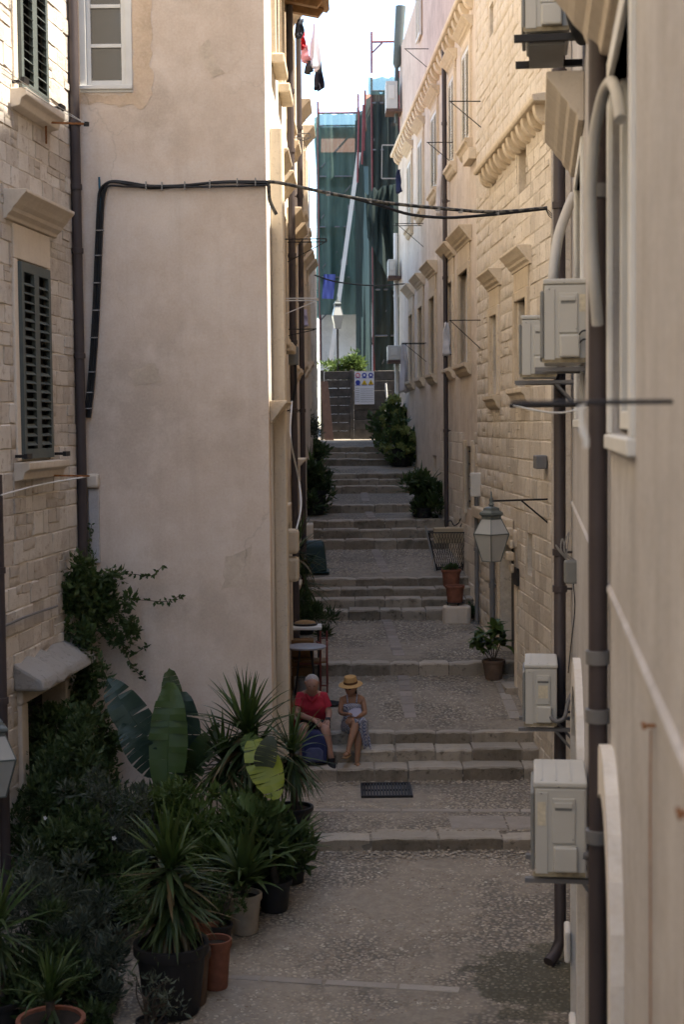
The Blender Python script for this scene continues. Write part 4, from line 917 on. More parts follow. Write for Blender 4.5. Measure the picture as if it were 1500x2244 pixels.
cloth('triangular lilac cloth hanging on the left side of the stairs', 667, 680, 714, .06, .17, 27.5, (.55, .5, .62), seed=7)
cloth('long white sheet hanging by the far brown drainpipe', 966, 340, 470, .22, .3, 28.5, (.66, .63, .62), seed=8, ax=(.2, .98))
cloth('small white cloths on the bracket beside the far brown drainpipe', 979, 708, 778, .12, .16, 27.8, (.68, .66, .66), seed=9, ax=(.3, .95))
cloth('long white dress hanging at the end of the apricot house', 888, 752, 860, .14, .28, 36.5, (.58, .55, .54), seed=10, ax=(.8, .6))
cloth('dark blue cloth hanging at the far end of the apricot house', 874, 372, 422, .1, .12, 38.0, (.02, .025, .06), seed=11)

# ================================================================== street lanterns
def lantern(label, c, w, h_body, h_roof, rz, glow=False, wall=None):
    o = thing('street_lantern', label, 'lantern', c, rz, 'street lanterns')
    b = w * .52; a = w / 2; bb = b / 2
    mid = .0; body = MB(); glass = mat_plain('frosted_lamp_glass', (.40, .40, .365), .2, .05, 3, .02, spec=.6); met = mat_plain('grey_green_lamp_metal', (.10, .115, .105), .5, .15, 9, .05, spec=.5)
    P = lambda r, z: [(r, r, z), (-r, r, z), (-r, -r, z), (r, -r, z)]
    lo_, hi_, tp_ = P(bb, -h_body), P(a, 0), P(a * .55, h_roof)
    for k in range(4):
        n = (k + 1) % 4
        MB().add([lo_[k], lo_[n], hi_[n], hi_[k]], [(0, 1, 2, 3)]).build('glass_pane', glass, o).modifiers.new('solid', 'SOLIDIFY').thickness = .006
        MB().add([hi_[k], hi_[n], tp_[n], tp_[k]], [(0, 1, 2, 3)]).build('roof_pane', glass, o).modifiers.new('solid', 'SOLIDIFY').thickness = .006
    fr = MB(); t = w * .035
    for k in range(4):
        n = (k + 1) % 4; fr.bar(lo_[k], hi_[k], t).bar(hi_[k], tp_[k], t).bar(lo_[k], lo_[n], t).bar(hi_[k], hi_[n], t * 1.2).bar(tp_[k], tp_[n], t)
    fr.build('frame', met, o)
    z = h_roof; q = a * .55
    MB().add(P(q * 1.0, z) + P(q * 1.0, z + .03) + P(q * 1.25, z + .05) + P(q * 1.2, z + .075) + P(q * .85, z + .1) + P(q * .8, z + .13) + P(q * .2, z + .15),
             [tuple(4 * i + j for i, j in ((r, k), (r, (k + 1) % 4), (r + 1, (k + 1) % 4), (r + 1, k))) for r in range(6) for k in range(4)]).build('cap', met, o)
    MB().lathe([(.02, z + .14), (.035, z + .17), (.018, z + .2), (.026, z + .22), (.012, z + .26), (.008, z + .32), (.002, z + .33)], 10).build('finial', met, o, 50)
    return o
LP = at(1078, 1170, 17.85); LN = lantern('large frosted lantern on a wall arm at the corner of the stone house', LP, .295, .325, .18, R(38))
zt = at(1078, 1098, 17.85).z - LP.z; wall_x = rx_wall(17.85)
arm = MB(); rot = lambda v: Matrix.Rotation(-R(38), 3, 'Z') @ Vector(v)
arm.bar(rot((-.02, 0, zt)), rot((wall_x - LP.x, 0, zt + .015)), .022).bar(rot((.36, 0, zt)), rot((wall_x - LP.x, 0, zt - .27)), .02)
arm.build('wall_arm', M_IRON, LN)
LP2 = at(740, 692, 41.0); L2 = lantern('small far lantern on a slim post behind the gate', LP2, .27, .34, .26, R(10))
MB().tube([(0, 0, -.36), (0, 0, gz(41) - LP2.z)], .03, 8).build('post', M_IRON, L2)
LP3 = at(-14, 1660, 13.2); lantern('lantern cut by the left edge of the picture', LP3, .34, .34, .2, R(20))
# ================================================================== the end of the lane: gate, scaffold, far house
gt = thing('wooden_gate', 'dark grey plank gate closing the top of the stairs', 'gate', (at(795, 962, 40).x, 40, gz(40)))
gx0, gx1 = at(712, 900, 40).x - gt.location.x, at(884, 900, 40).x - gt.location.x; gtop = at(800, 813, 40).z - gt.location.z
xm = at(772, 900, 40).x - gt.location.x
for (a, b, n) in ((gx0, xm - .05, 8), (xm + .05, gx1, 7)):
    for k in range(n):
        h = gtop / n; MB().box(a, b, -.03 + random.uniform(-.012, .012), .01, h * k + .003 + random.choice((0, 0, .008)), h * (k + 1) - .003).build('plank', M_WOOD, gt, bevel=.006)
for x in (gx0 - .06, xm, gx1 + .04): MB().box(x - .05, x + .05, -.06, .04, 0, gtop + .03).build('post', M_WOOD, gt, bevel=.008)
MB().box(gx0, gx1, .012, .03, gtop * .3, gtop * .36).build('rail', M_WOOD, gt); MB().box(xm + .06, gx1, .031, .04, .02, gtop - .03).build('backing', M_WOOD, gt)
# safety notice
sg = thing('safety_notice', 'white building site notice with blue and yellow symbols on the gate', 'sign', at(799.5, 886, 39.9))
SW = at(821, 850, 39.9).x - at(778, 850, 39.9).x; SH = at(800, 814, 39.9).z - sg.location.z
M_SIGN = mat_plain('white_sign', (.66, .66, .70), .5, .02, 3, 0); M_SB = mat_plain('sign_blue', (.03, .05, .32), .5, .02, 3, 0); M_SY = mat_plain('sign_yellow', (.65, .45, .01), .5, .02, 3, 0); M_SR = mat_plain('sign_red', (.5, .03, .04), .5, .02, 3, 0)
MB().box(-SW / 2, SW / 2, -.015, 0, 0, SH).build('panel', M_SIGN, sg)
def disc(x, z, r, mat, name='symbol', y=-.018, n=16):
    MB().add([(x + r * math.cos(6.2832 * k / n), y, z + r * math.sin(6.2832 * k / n)) for k in range(n)], [tuple(range(n))]).build(name, mat, sg)
for k, x in enumerate((-SW * .33, 0, SW * .33)):
    z = SH * .885; disc(x, z, .065, M_SR if k == 0 else M_SB); disc(x, z, .045 if k == 0 else .03, M_SIGN, y=-.021)
    if k == 0: MB().bar((x - .04, -.023, z - .04), (x + .04, -.023, z + .04), .012, .004).build('symbol', M_SR, sg)
    MB().box(x - .07, x + .07, -.018, -.016, SH * .795, SH * .815).build('caption', M_SB, sg)
    z = SH * .665
    if k == 0: disc(x, z, .065, M_SB)
    else: MB().add([(x - .075, -.018, z - .06), (x + .075, -.018, z - .06), (x, -.018, z + .075)], [(0, 1, 2)]).build('symbol', M_SY, sg); MB().add([(x - .018, -.02, z - .035), (x + .018, -.02, z - .035), (x, -.02, z + .025)], [(0, 1, 2)]).build('symbol', M_IRON, sg)
    MB().box(x - .07, x + .07, -.018, -.016, SH * .575, SH * .598).build('caption', M_SB, sg)
for k in range(7): MB().box(-SW * .2, SW * .46, -.018, -.016, SH * (.07 + .066 * k), SH * (.07 + .066 * k) + .008).build('ruled_line', M_ACD, sg)
for k in range(7): MB().box(-SW * .46, -SW * .26, -.018, -.016, SH * (.085 + .066 * k), SH * (.085 + .066 * k) + .012).build('caption', M_ACD, sg)
# things by the gate
lp = thing('leaning_board', 'reddish board leaning on the left end of the gate', 'board', (at(722, 962, 39.6).x, 39.6, gz(39.6)))
MB().add([(-.12, 0, 0), (.12, 0, 0), (-.02, .12, 1.55), (-.22, .12, 1.55), (-.12, .04, 0), (.12, .04, 0), (-.02, .16, 1.55), (-.22, .16, 1.55)], [(0, 1, 2, 3), (7, 6, 5, 4), (0, 4, 5, 1), (1, 5, 6, 2), (2, 6, 7, 3), (3, 7, 4, 0)]).build('board', mat_plain('red_brown_board', (.085, .05, .042), .8), lp)
p = at(855, 935, 39.6); hb = thing('metal_rail', 'pale metal handle frame standing in front of the gate', 'rail', (p.x, 39.6, gz(39.6)))
MB().tube([(-.12, 0, 0), (-.12, 0, .85), (.1, 0, .87), (.1, 0, 0)], .02, 8).build('tube', M_CABLEG, hb, 60)
run('hanging_pipe', 'thin white pipe hanging on the right of the gate', 'pipe', [at(846, 840, 39.8), at(848, 870, 39.8), at(847, 915, 39.8)], .025, M_WHITE)

M_NET = mat_net('teal_scaffold_net', (.12, .19, .17), .28); M_NETD = mat_net('dark_scaffold_net', (.045, .062, .058), .04)
M_RED = mat_plain('red_scaffold_tube', (.17, .045, .045), .6); M_GALV = mat_plain('galvanised_tube', (.16, .16, .16), .4, .1, 5, .05, .5)
def net(parent, corners, mat, nu=26, nv=30, amp=.07, seed=0, torn=True):
    """hanging net between four corners (top left, top right, bottom left, bottom right) with folds"""
    tl, tr, bl, brr = [Vector(c) for c in corners]; mb = MB(); nrm = (tr - tl).cross(bl - tl).normalized()
    for j in range(nv + 1):
        v = j / nv
        for i in range(nu + 1):
            u = i / nu; p = (tl.lerp(tr, u)).lerp(bl.lerp(brr, u), v); w = mnoise.noise((u * 5 + seed, v * 1.6, seed)) * amp * 1.6 + amp * .5 * math.sin(u * 21 + 3 * mnoise.noise((v * 2, seed, 1)))
            p += nrm * w
            if torn and j == 0: p.z -= .14 * abs(math.sin(u * 9 + seed)) * (.3 + abs(mnoise.noise((u * 4, seed, 3))))
            mb.v.append(tuple(p))
    for j in range(nv):
        for i in range(nu): k = j * (nu + 1) + i; mb.f.append((k, k + 1, k + nu + 2, k + nu + 1))
    return mb.build('net', mat, parent, 80)
def scaffold(label, YF, YB, pxl, pxr, ytop, ybot, mat, sides, levels, top_over=(30, 60), amp=.07, frontface=True, lean=.04):
    A = at(pxl, ytop, YF); B = at(pxr, ytop, YF); zb = at(pxl, ybot, YF).z; o = thing('scaffold', label, 'scaffold', (A.x, YF, zb)); c = o.location
    x0, x1, zt = 0, B.x - A.x, A.z - zb; dY = YB - YF
    for x in (x0, x1):
        for y in (0, dY): MB().tube([(x, y, -1.5 if ybot < 800 else -.2), (x, y, zt + random.uniform(.3, .7))], .03, 8).build('upright', M_GALV if y else M_RED, o, 60)
    for k in range(levels):
        z = zt * (k + .75) / levels
        mb = MB().tube([(x0, 0, z), (x1, 0, z)], .028, 6).tube([(x0, dY, z), (x1, dY, z)], .028, 6).tube([(x0, 0, z), (x0, dY, z)], .028, 6).tube([(x1, 0, z), (x1, dY, z)], .028, 6); mb.build('ledger', M_GALV, o, 60)
        MB().tube([(x0, .05, z - zt / levels + .2), (x1, .05, z)], .024, 6).build('brace', M_GALV, o, 60)
        MB().box(x0 + .05, x1 - .05, .1, dY - .1, z - .06, z - .02).build('deck', M_WOODB, o)
    MB().tube([(x0, 0, zt), (x1, 0, zt)], .03, 8).build('top_rail', M_RED, o, 60)
    net(o, [(x0, -.05, zt), (x1, -.05, zt), (x0, -.05, 0), (x1, -.05, 0)], mat, amp=amp, seed=len(label))
    if 'L' in sides: net(o, [(x0 - lean, dY, zt), (x0 - .04, 0, zt), (x0 - lean, dY, 0), (x0 - .04, 0, 0)], mat, amp=amp, seed=3)
    if 'R' in sides: net(o, [(x1 + .04, 0, zt), (x1 + .04, dY, zt), (x1 + .04, 0, 0), (x1 + .04, dY, 0)], mat, amp=amp, seed=5)
    return o
sc1 = scaffold('tall scaffold wrapped in dark green net at the right end of the lane', 42.5, 46.5, 815, 876, 200, 812, M_NETD, 'L', 6, amp=.1, lean=.42)
sc2 = scaffold('teal netted scaffold around the far house at the end of the lane', 47.5, 49.4, 697, 786, 248, 690, M_NET, 'LR', 4, amp=.12)
# pale upper part of the right scaffold: thinner net above the dark one and the guard frame
p = sc1.location
net(sc1, [at(808, 168, 42.4) - p, at(878, 166, 42.4) - p, at(808, 208, 42.4) - p, at(878, 208, 42.4) - p], M_NET, 14, 8, .04, 9)
gf = MB(); q = lambda x, y: at(x, y, 42.6) - p
gf.tube([q(815, 160), q(815, 70)], .03, 8).tube([q(815, 92), q(866, 91)], .03, 8).tube([q(817, 115), q(838, 94)], .024, 8).build('guard_frame', M_RED, sc1, 60)
for x, y0, y1 in ((797, 230, 360), (801, 198, 330), (787, 242, 400)): MB().tube([q(x, y0), q(x - 3, y1)], .028, 8).build('upright', M_RED, sc1, 60)
# collapsed flap of net
net(sc1, [at(800, 420, 42.2) - p, at(874, 395, 42.2) - p, at(806, 520, 42.1) - p, at(872, 660, 42.2) - p], M_NETD, 20, 20, .22, 13)
ch = thing('leaning_beam', 'long pale beam leaning across the scaffold down to the gate', 'beam', at(722, 812, 44))
MB().bar((0, 0, 0), at(787, 335, 44) - ch.location, .17, .12).build('beam', M_WHITE, ch)
for t_ in (.25, .5, .75):
    pp = (at(787, 335, 44) - ch.location) * t_; MB().bar(pp - Vector((.1, 0, 0)), pp + Vector((.1, 0, 0)), .06, .15).build('joint', M_GALV, ch)
bt = thing('blue_tarp', 'bright blue sheet hanging on the teal scaffold', 'tarp', at(720, 655, 46.6))
net(bt, [at(710, 601, 46.6) - bt.location, at(736, 601, 46.6) - bt.location, at(706, 654, 46.6) - bt.location, at(731, 655, 46.6) - bt.location], mat_plain('blue_sheet', (.09, .11, .34), .6, .1, 3, 0), 8, 8, .03, 4, False)
# far house inside the scaffold and its white lower wall
fh = thing('far_house', 'far house behind the teal net with a pale plaster ground floor', 'house', (at(702, 800, 49.6).x, 49.6, 4.0))
X1 = at(790, 700, 49.6).x - fh.location.x
fw = wall_part(fh, 'wall', X1, 0, at(740, 335, 49.6).z - 4.0, 6, M_R0, [(.4, 1.0, 5.5, 7.0)], y=0)
MB().box(0, X1, -.02, .0, 0, at(740, 690, 49.6).z - 4.0).build('pale_ground_floor', M_WHITEW, fh)
fh.rotation_euler = (0, 0, 0)
fw.scale = (1, -1, 1)
MB().prism([(-.1, 0), (3, 1.1), (6.3, 0)], .05, X1).build('roof', M_TERRA, fh, loc=(0, 0, at(740, 335, 49.6).z - 4.0))
rh = thing('far_house', 'house swallowed by the dark scaffold net behind the gate', 'house', (at(815, 800, 43.4).x + .1, 43.4, 4.2))
rw = wall_part(rh, 'wall', 6, 0, 8.9, 6, M_R0, [(.4, 1.0, 2.2, 3.8), (.4, 1.0, 5.6, 7.2)]); rw.scale = (1, -1, 1)
MB().prism([(-.3, 0), (3, 1.6), (6.3, 0)], -.2, 6.2).build('roof', M_TERRA, rh, loc=(0, 0, 8.9))
# ================================================================== plants
G_YUC = mat_leaf('yucca_leaf', (.030, .052, .016), (.050, .085, .022), .18, .4)
G_YUCY = mat_leaf('young_yucca_leaf', (.042, .075, .017), (.065, .10, .024), .25, .4)
G_DARK = mat_leaf('dark_leaf', (.030, .050, .018), (.055, .085, .028), .25, .5)
G_BAN = mat_leaf('banana_leaf', (.045, .080, .024), (.060, .105, .030), .25, .4)
G_BANB = mat_leaf('blue_green_leaf', (.030, .055, .042), (.042, .072, .052), .2, .4)
G_LIME = mat_leaf('yellow_green_leaf', (.17, .22, .018), (.24, .28, .03), .35, .4)
G_BUSH = mat_leaf('bush_leaf', (.034, .056, .018), (.062, .095, .026), .28, .5)
G_GREY = mat_leaf('grey_green_leaf', (.045, .058, .040), (.080, .096, .066), .22, .55)
G_DEAD = mat_leaf('withered_leaf', (.10, .075, .035), (.15, .115, .06), .15, .7)
G_BRIGHT = mat_leaf('fresh_leaf', (.050, .090, .020), (.085, .125, .03), .3, .45)
G_HYD = mat_leaf('hydrangea_head', (.20, .24, .06), (.30, .32, .11), .3, .6)
M_TWIG = mat_plain('twig_bark', (.075, .058, .042), .9, .3, 20, .2)
M_SOIL = mat_plain('potting_soil', (.028, .021, .015), .95, .3, 30, .3)
M_POTD = mat_plain('dark_plastic_pot', (.022, .021, .021), .6, .15, 5, .05)
M_POTC = mat_plain('cream_pot', (.34, .29, .22), .8, .18, 7, .1)
M_POTB = mat_plain('brown_pot', (.13, .085, .058), .8, .2, 8, .1)
M_FLW = mat_plain('white_petal', (.75, .74, .72), .6, .05, 3, 0)

def blade_mesh(name, mat, bend, w=.055, fold=.35, segs=9, tip=1.6):
    mb = MB(); a = 0; p = Vector((0, 0, 0))
    for i in range(segs + 1):
        t = i / segs; ww = w * (.45 + .55 * min(1, t * 4)) * (1 - t ** tip) + .0015
        d = Vector((math.sin(a), 0, math.cos(a))); nn = Vector((math.cos(a), 0, -math.sin(a)))
        mb.v += [tuple(p + Vector((0, -ww, 0)) - nn * ww * fold), tuple(p), tuple(p + Vector((0, ww, 0)) - nn * ww * fold)]
        p = p + d / segs; a = bend * ((i + 1) / segs) ** 1.4
        if i:
            k = 3 * i; mb.f += [(k - 3, k - 2, k + 1, k), (k - 2, k - 1, k + 2, k + 1)]
    return mb.mesh(name, mat, 80)
BLADES = {}
def blades(mat, w=.055):
    key = (mat.name, w)
    if key not in BLADES: BLADES[key] = [blade_mesh('leaf', mat, b, w) for b in (.12, .35, .8, 1.35, 2.0)]
    return BLADES[key]
def rosette(parent, c, L, n_up, n_mid, n_skirt, mat_up, mat_mid, mat_dn, seed, w=.055, spread=1.0, az0=0, az1=6.2832):
    rnd = random.Random(seed)
    for n, mt, (t0, t1), bs, ls in ((n_up, mat_up, (.02, .5), (0, 0, 1), (.85, 1.05)), (n_mid, mat_mid, (.5, 1.25), (1, 1, 2, 3), (.85, 1.1)), (n_skirt, mat_dn, (1.5, 2.75), (0, 1, 2), (.75, 1.05))):
        ms = blades(mt, w); dd = blades(G_DEAD, w)
        for k in range(n):
            az = az0 + (az1 - az0) * rnd.random(); tl = rnd.uniform(t0, t1) * spread; l = L * rnd.uniform(*ls)
            b = rnd.choice(bs)
            inst('leaf', (dd if n is n_skirt and rnd.random() < .16 else ms)[b], parent, (c[0] + rnd.uniform(-.02, .02), c[1] + rnd.uniform(-.02, .02), c[2] + (rnd.uniform(-.25, 0) * L if n is n_skirt else rnd.uniform(-.06, .05))), (0, tl, az), (l, l * rnd.uniform(.8, 1.15), l))
def pot(parent, r, h, mat, taper=.72, rim=True, name='pot', n=22):
    pr = [(.001, 0), (r * taper, 0), (r * (taper + .02), .01)] + ([(r * .93, h * .82), (r * 1.0, h * .83), (r * 1.03, h * .86), (r * 1.03, h * .99), (r * .98, h), (r * .9, h * .99), (r * .88, h * .86)] if rim else [(r * .98, h * .97), (r, h), (r * .95, h), (r * .92, h * .9)])
    MB().lathe(pr, n).build(name, mat, parent, 40); MB().lathe([(.001, h * .87), (r * .5, h * .885), (r * .93, h * .87)], n).build('soil', M_SOIL, parent, 60)
def yucca(label, px, py, Y, L, ups, pot_r=0, pot_h=0, pot_mat=None, seed=1, w=.055, mats=None, gnd=None, trunks=None, name='yucca_plant', rim=True):
    c = at(px, py, Y); g0 = gz(Y) if gnd is None else gnd
    o = thing(name, label, 'plant', (c.x, Y, g0), group='potted yuccas'); H = c.z - g0
    if pot_r: pot(o, pot_r, pot_h, pot_mat, rim=rim)
    for k, (dx, dz, sc, cnt) in enumerate(trunks or [(0, 0, 1, ups)]):
        top = Vector((dx, 0, H + dz))
        MB().tube(catmull([(dx * .2, 0, pot_h * .8), (dx * .4 + .02, .02, H * .4), (dx * .9, 0, (H + dz) * .75), top], 4), [.05 - .02 * i / 12 for i in range(13)], 8).build('stem', M_TWIG, o, 60)
        m = mats or (G_YUCY, G_YUC, G_DARK); rosette(o, top, L * sc, cnt[0], cnt[1], cnt[2], *m, seed + k * 17, w)
    return o
def bush_mesh(name, mat, n, blobs, size, seed, aspect=2.4, up=.3, jitter=1.0, curl=.25):
    """leaves spread through clumps (x, y, z, rx, ry, rz)"""
    rnd = random.Random(seed); mb = MB(); wsum = [b[3] * b[4] * b[5] for b in blobs]; clumps = []
    for b in blobs:
        for k in range(14): clumps.append((b, Vector((rnd.gauss(0, .45), rnd.gauss(0, .45), rnd.gauss(0, .45))), rnd.uniform(.22, .5)))
    for _ in range(n):
        b = rnd.choices(blobs, wsum)[0]; cs = [c for c in clumps if c[0] is b]; _, cc, cr = rnd.choice(cs)
        d = Vector((rnd.gauss(0, 1), rnd.gauss(0, 1), rnd.gauss(0, 1))).normalized(); q = cc + d * cr * rnd.random() ** .5
        p = Vector((b[0] + q.x * b[3], b[1] + q.y * b[4], b[2] + q.z * b[5]))
        ax = (d + Vector((rnd.uniform(-1, 1), rnd.uniform(-1, 1), rnd.uniform(-.6, 1) + up)) * jitter).normalized(); sd = ax.cross(Vector((rnd.uniform(-1, 1), rnd.uniform(-1, 1), rnd.uniform(.2, 1.2)))).normalized(); nn = ax.cross(sd)
        l = size * rnd.choice((.55, .8, 1.0, 1.0, 1.25, 1.6)) * rnd.uniform(.85, 1.15); w = l / aspect / 2
        vs = [p, p + ax * l * .45 + sd * w + nn * l * .06, p + ax * l - nn * l * curl, p + ax * l * .45 - sd * w + nn * l * .06, p + ax * l * .5 - nn * l * .04]
        mb.add(vs, [(0, 1, 4), (1, 2, 4), (2, 3, 4), (3, 0, 4)])
    me = bpy.data.meshes.new(name); me.from_pydata(mb.v, [], mb.f); me.materials.append(mat); return me
def twigs(parent, base, tips, r=.008, mat=M_TWIG, name='stem', seed=0):
    rnd = random.Random(seed); mb = MB()
    for t in tips:
        b = Vector(base) + Vector((rnd.uniform(-.05, .05), rnd.uniform(-.05, .05), 0)); t = Vector(t); m = b.lerp(t, .5) + Vector((rnd.uniform(-.08, .08), rnd.uniform(-.08, .08), rnd.uniform(0, .1)))
        pts = catmull([b, m, t], 4); mb.tube(pts, [r * (1 - .75 * i / (len(pts) - 1)) for i in range(len(pts))], 5)
    return mb.build(name, mat, parent, 60)
def bush(label, px, py, Y, blobs, n, size, mat, pot_r=0, pot_h=0, pot_mat=None, seed=1, aspect=2.4, ntw=6, name='leafy_shrub', up=.3, cat='plant', rim=True, gnd=None, curl=.25):
    c = at(px, py, Y); g0 = gz(Y) if gnd is None else gnd; o = thing(name, label, cat, (c.x, Y, g0))
    if pot_r: pot(o, pot_r, pot_h, pot_mat, rim=rim)
    bl = [(a, b, (c.z - g0) + z, rx, ry, rz) for a, b, z, rx, ry, rz in blobs]
    f_ = inst('foliage', bush_mesh('foliage', mat, n, bl, size, seed, aspect, up, curl=curl), o); f_['kind'] = 'stuff'
    rnd = random.Random(seed + 5); tips = []
    for k in range(ntw):
        b = bl[k % len(bl)]; tips.append((b[0] + rnd.uniform(-.7, .7) * b[3], b[1] + rnd.uniform(-.7, .7) * b[4], b[2] + rnd.uniform(.0, .9) * b[5]))
    twigs(o, (0, 0, pot_h * .8), tips, .010, seed=seed)
    return o
def broad_mesh(name, mat, bend, w, seed, splits=.12, segs=18, tipw=.95, cup=.18):
    """big paddle leaf with a midrib and torn edges"""
    rnd = random.Random(seed); mb = MB(); a = 0; p = Vector((0, 0, 0)); rows = []
    for i in range(segs + 1):
        t = i / segs; ww = w * math.sin(math.pi * min(1, (t * .95 + .04)) ** tipw) ** .5
        nn = Vector((math.cos(a), 0, -math.sin(a))); rows.append((p.copy(), nn, ww)); p = p + Vector((math.sin(a), 0, math.cos(a))) / segs; a = bend * ((i + 1) / segs) ** 1.6
    for sgn in (-1, 1):
        for i in range(segs):
            (p0, n0, w0), (p1, n1, w1) = rows[i], rows[i + 1]; gap = rnd.random() < splits; sag = rnd.uniform(-.02, .04); b = len(mb.v)
            for (pp, nn, ww, e) in ((p0, n0, w0, 0), (p1, n1, w1, .55 if gap else 0)):
                for k in range(4):
                    u = k / 3; q = pp + Vector((0, sgn * ww * u, 0)) + nn * (cup * ww * u * u * -1.0 + sag * u) - (Vector((0, 0, 1)) * (1 / segs) * e * u); mb.v.append(tuple(q))
            for k in range(3): mb.f.append((b + k, b + k + 1, b + 5 + k, b + 4 + k))
    bm_ = MB(); bm_.v = mb.v; bm_.f = mb.f
    bm_.tube([r[0] + r[1] * .004 for r in rows], [.012 * (1 - .8 * i / segs) for i in range(segs + 1)], 5)
    me = bpy.data.meshes.new(name); me.from_pydata(bm_.v, [], bm_.f); me.materials.append(mat); me.polygons.foreach_set('use_smooth', [True] * len(me.polygons)); return me
def paddle(parent, root, base, tip, w, mat, bend, seed, roll=0.0, splits=.12, lab=None, face=None):
    """leaf object from base to tip (local points) on a stalk from root"""
    base = Vector(base); tip = Vector(tip); d = tip - base; L = d.length; me = broad_mesh('leaf', mat, bend, w / L, seed, splits)
    z = d.normalized(); f_ = Vector(face or (0, -1, .3)); x = -(f_ - z * f_.dot(z)).normalized(); y = z.cross(x)
    o = bpy.data.objects.new('leaf', me); link(o, parent); m = Matrix((x, y, z)).transposed().to_4x4() @ Matrix.Rotation(roll, 4, 'Z'); m.translation = base
    o.matrix_local = m @ Matrix.Diagonal((L, L, L, 1))
    if lab: o['label'] = lab
    MB().tube(catmull([root, (Vector(root) + base) / 2 + Vector((0, .03, .05)), base], 5), [.014] * 10 + [.010], 6).build('stalk', G_BAN, parent, 60)
    return o

# -- bird of paradise clump against the salmon wall
bp = thing('bird_of_paradise', 'clump of tall paddle shaped leaves against the salmon wall', 'plant', (at(400, 1900, 15.6).x, 15.6, gz(15.6)))
pot(bp, .3, .34, M_POTD)
B = lambda x, y, Y=15.5: at(x, y, Y) - bp.location
paddle(bp, (0, 0, .3), B(366, 1750, 15.1), B(372, 1495, 15.25), .2, G_BAN, .2, 3, splits=.06, lab='broad upright green leaf')
paddle(bp, (0, 0, .3), B(345, 1650, 15.4), B(232, 1490, 15.3), .19, G_BANB, .5, 5, splits=.2)
paddle(bp, (0, 0, .3), B(392, 1640, 15.8), B(368, 1462, 15.9), .13, G_DARK, .35, 7, splits=.1)
paddle(bp, (0, 0, .3), B(400, 1700, 15.7), B(398, 1520, 15.6), .2, G_BANB, .4, 9, splits=.15)
paddle(bp, (0, 0, .3), B(350, 1700, 15.3), B(270, 1600, 15.0), .15, G_BANB, .8, 11, splits=.3)
paddle(bp, (0, 0, .3), B(395, 1760, 15.7), B(470, 1590, 15.5), .10, G_DARK, .7, 13, splits=.4)
paddle(bp, (0, 0, .3), B(412, 1700, 15.7), B(440, 1620, 15.4), .10, G_DARK, .7, 15, splits=.3)
# -- banana with the bright leaf
bn = thing('banana_plant', 'banana plant with one glowing yellow green leaf', 'plant', (at(575, 1950, 14.6).x, 14.6, gz(14.6)))
pot(bn, .2, .3, M_POTD); B = lambda x, y, Y=14.4: at(x, y, Y) - bn.location
paddle(bn, (0, 0, .25), B(556, 1622, 14.6), B(605, 1742, 14.1), .17, G_LIME, .35, 4, splits=.2, lab='bright yellow green hanging leaf', face=(.1, -1, .5), roll=0)
paddle(bn, (0, 0, .25), B(585, 1800, 14.2), B(535, 1742, 14.0), .13, G_BAN, .6, 6, splits=.45, face=(0, -.6, .8))
paddle(bn, (0, 0, .25), B(572, 1790, 14.2), B(616, 1760, 14.0), .10, G_BAN, .6, 8, splits=.45, face=(0, -.6, .8))
paddle(bn, (0, 0, .25), B(570, 1660, 14.5), B(530, 1600, 14.8), .10, G_BAN, .5, 10, splits=.2)
paddle(bn, (0, 0, .25), B(575, 1690, 14.4), B(590, 1625, 14.2), .11, G_GREY, .9, 12, splits=.1)
# -- yuccas
yucca('big foreground yucca with a skirt of drooping leaves in a dark tub', 372, 1905, 12.0, .58, (20, 26, 80), .3, .58, M_POTD, 5, .055, trunks=[(0, 0, 1, (20, 26, 80)), (.03, -.2, .92, (0, 14, 90)), (-.04, -.34, .8, (0, 4, 60))])
yucca('tall yucca standing against the corner of the salmon house', 540, 1608, 15.7, .72, (24, 26, 70), .26, .3, M_POTD, 8, .05, trunks=[(0, 0, 1, (24, 26, 70)), (-.25, -.28, .8, (10, 22, 70)), (.1, -.2, .75, (6, 10, 70))])
yucca('yucca with hanging leaves in front of the seated man', 640, 1650, 15.9, .56, (20, 14, 52), .22, .3, M_POTD, 11, .042, trunks=[(0, 0, 1, (20, 14, 100))])
yucca('small yucca in a terracotta bowl at the bottom left', 110, 2190, 10.9, .42, (12, 22, 6), .25, .2, M_TERRA, 14, .055, gnd=.14)
yucca('spiky dark plant cut by the left edge', -10, 2040, 11.6, .55, (8, 26, 20), .2, .3, M_POTD, 15, .05)
yucca('aspidistra with broad arching leaves in a painted cream pot', 535, 1930, 13.6, .62, (10, 30, 0), .16, .37, M_POTC, 18, .085, mats=(G_BUSH, G_BUSH, G_DARK), name='aspidistra_plant')
yucca('dark leafed plant leaning over the lane beside the cream pot', 600, 1880, 14.1, .62, (6, 30, 4), .17, .3, M_POTD, 22, .075, mats=(G_BUSH, G_DARK, G_DARK), name='aspidistra_plant')
yucca('clivia with strap leaves behind the cream pot', 640, 1860, 14.8, .45, (6, 24, 6), .15, .25, M_POTD, 25, .06, mats=(G_BRIGHT, G_BUSH, G_DARK), name='clivia_plant')
# -- empty and planted pots in the foreground
for lab, px, py, Y, r, h, mt in [('plain terracotta pot standing empty on the pebbles', 473, 2150, 12.45, .135, .42, M_TERRA), ('brown ribbed pot between the dark tub and the terracotta pot', 420, 2185, 12.15, .16, .46, M_POTB), ('small red pot rim peeping out under the leaves', 452, 2050, 13.2, .12, .3, M_TERRA)]:
    c = at(px, py, Y); o = thing('flower_pot', lab, 'pot', (c.x, Y, gz(Y)), group='flower pots by the salmon wall'); pot(o, r, h, mt)
c = at(535, 2060, 13.6)
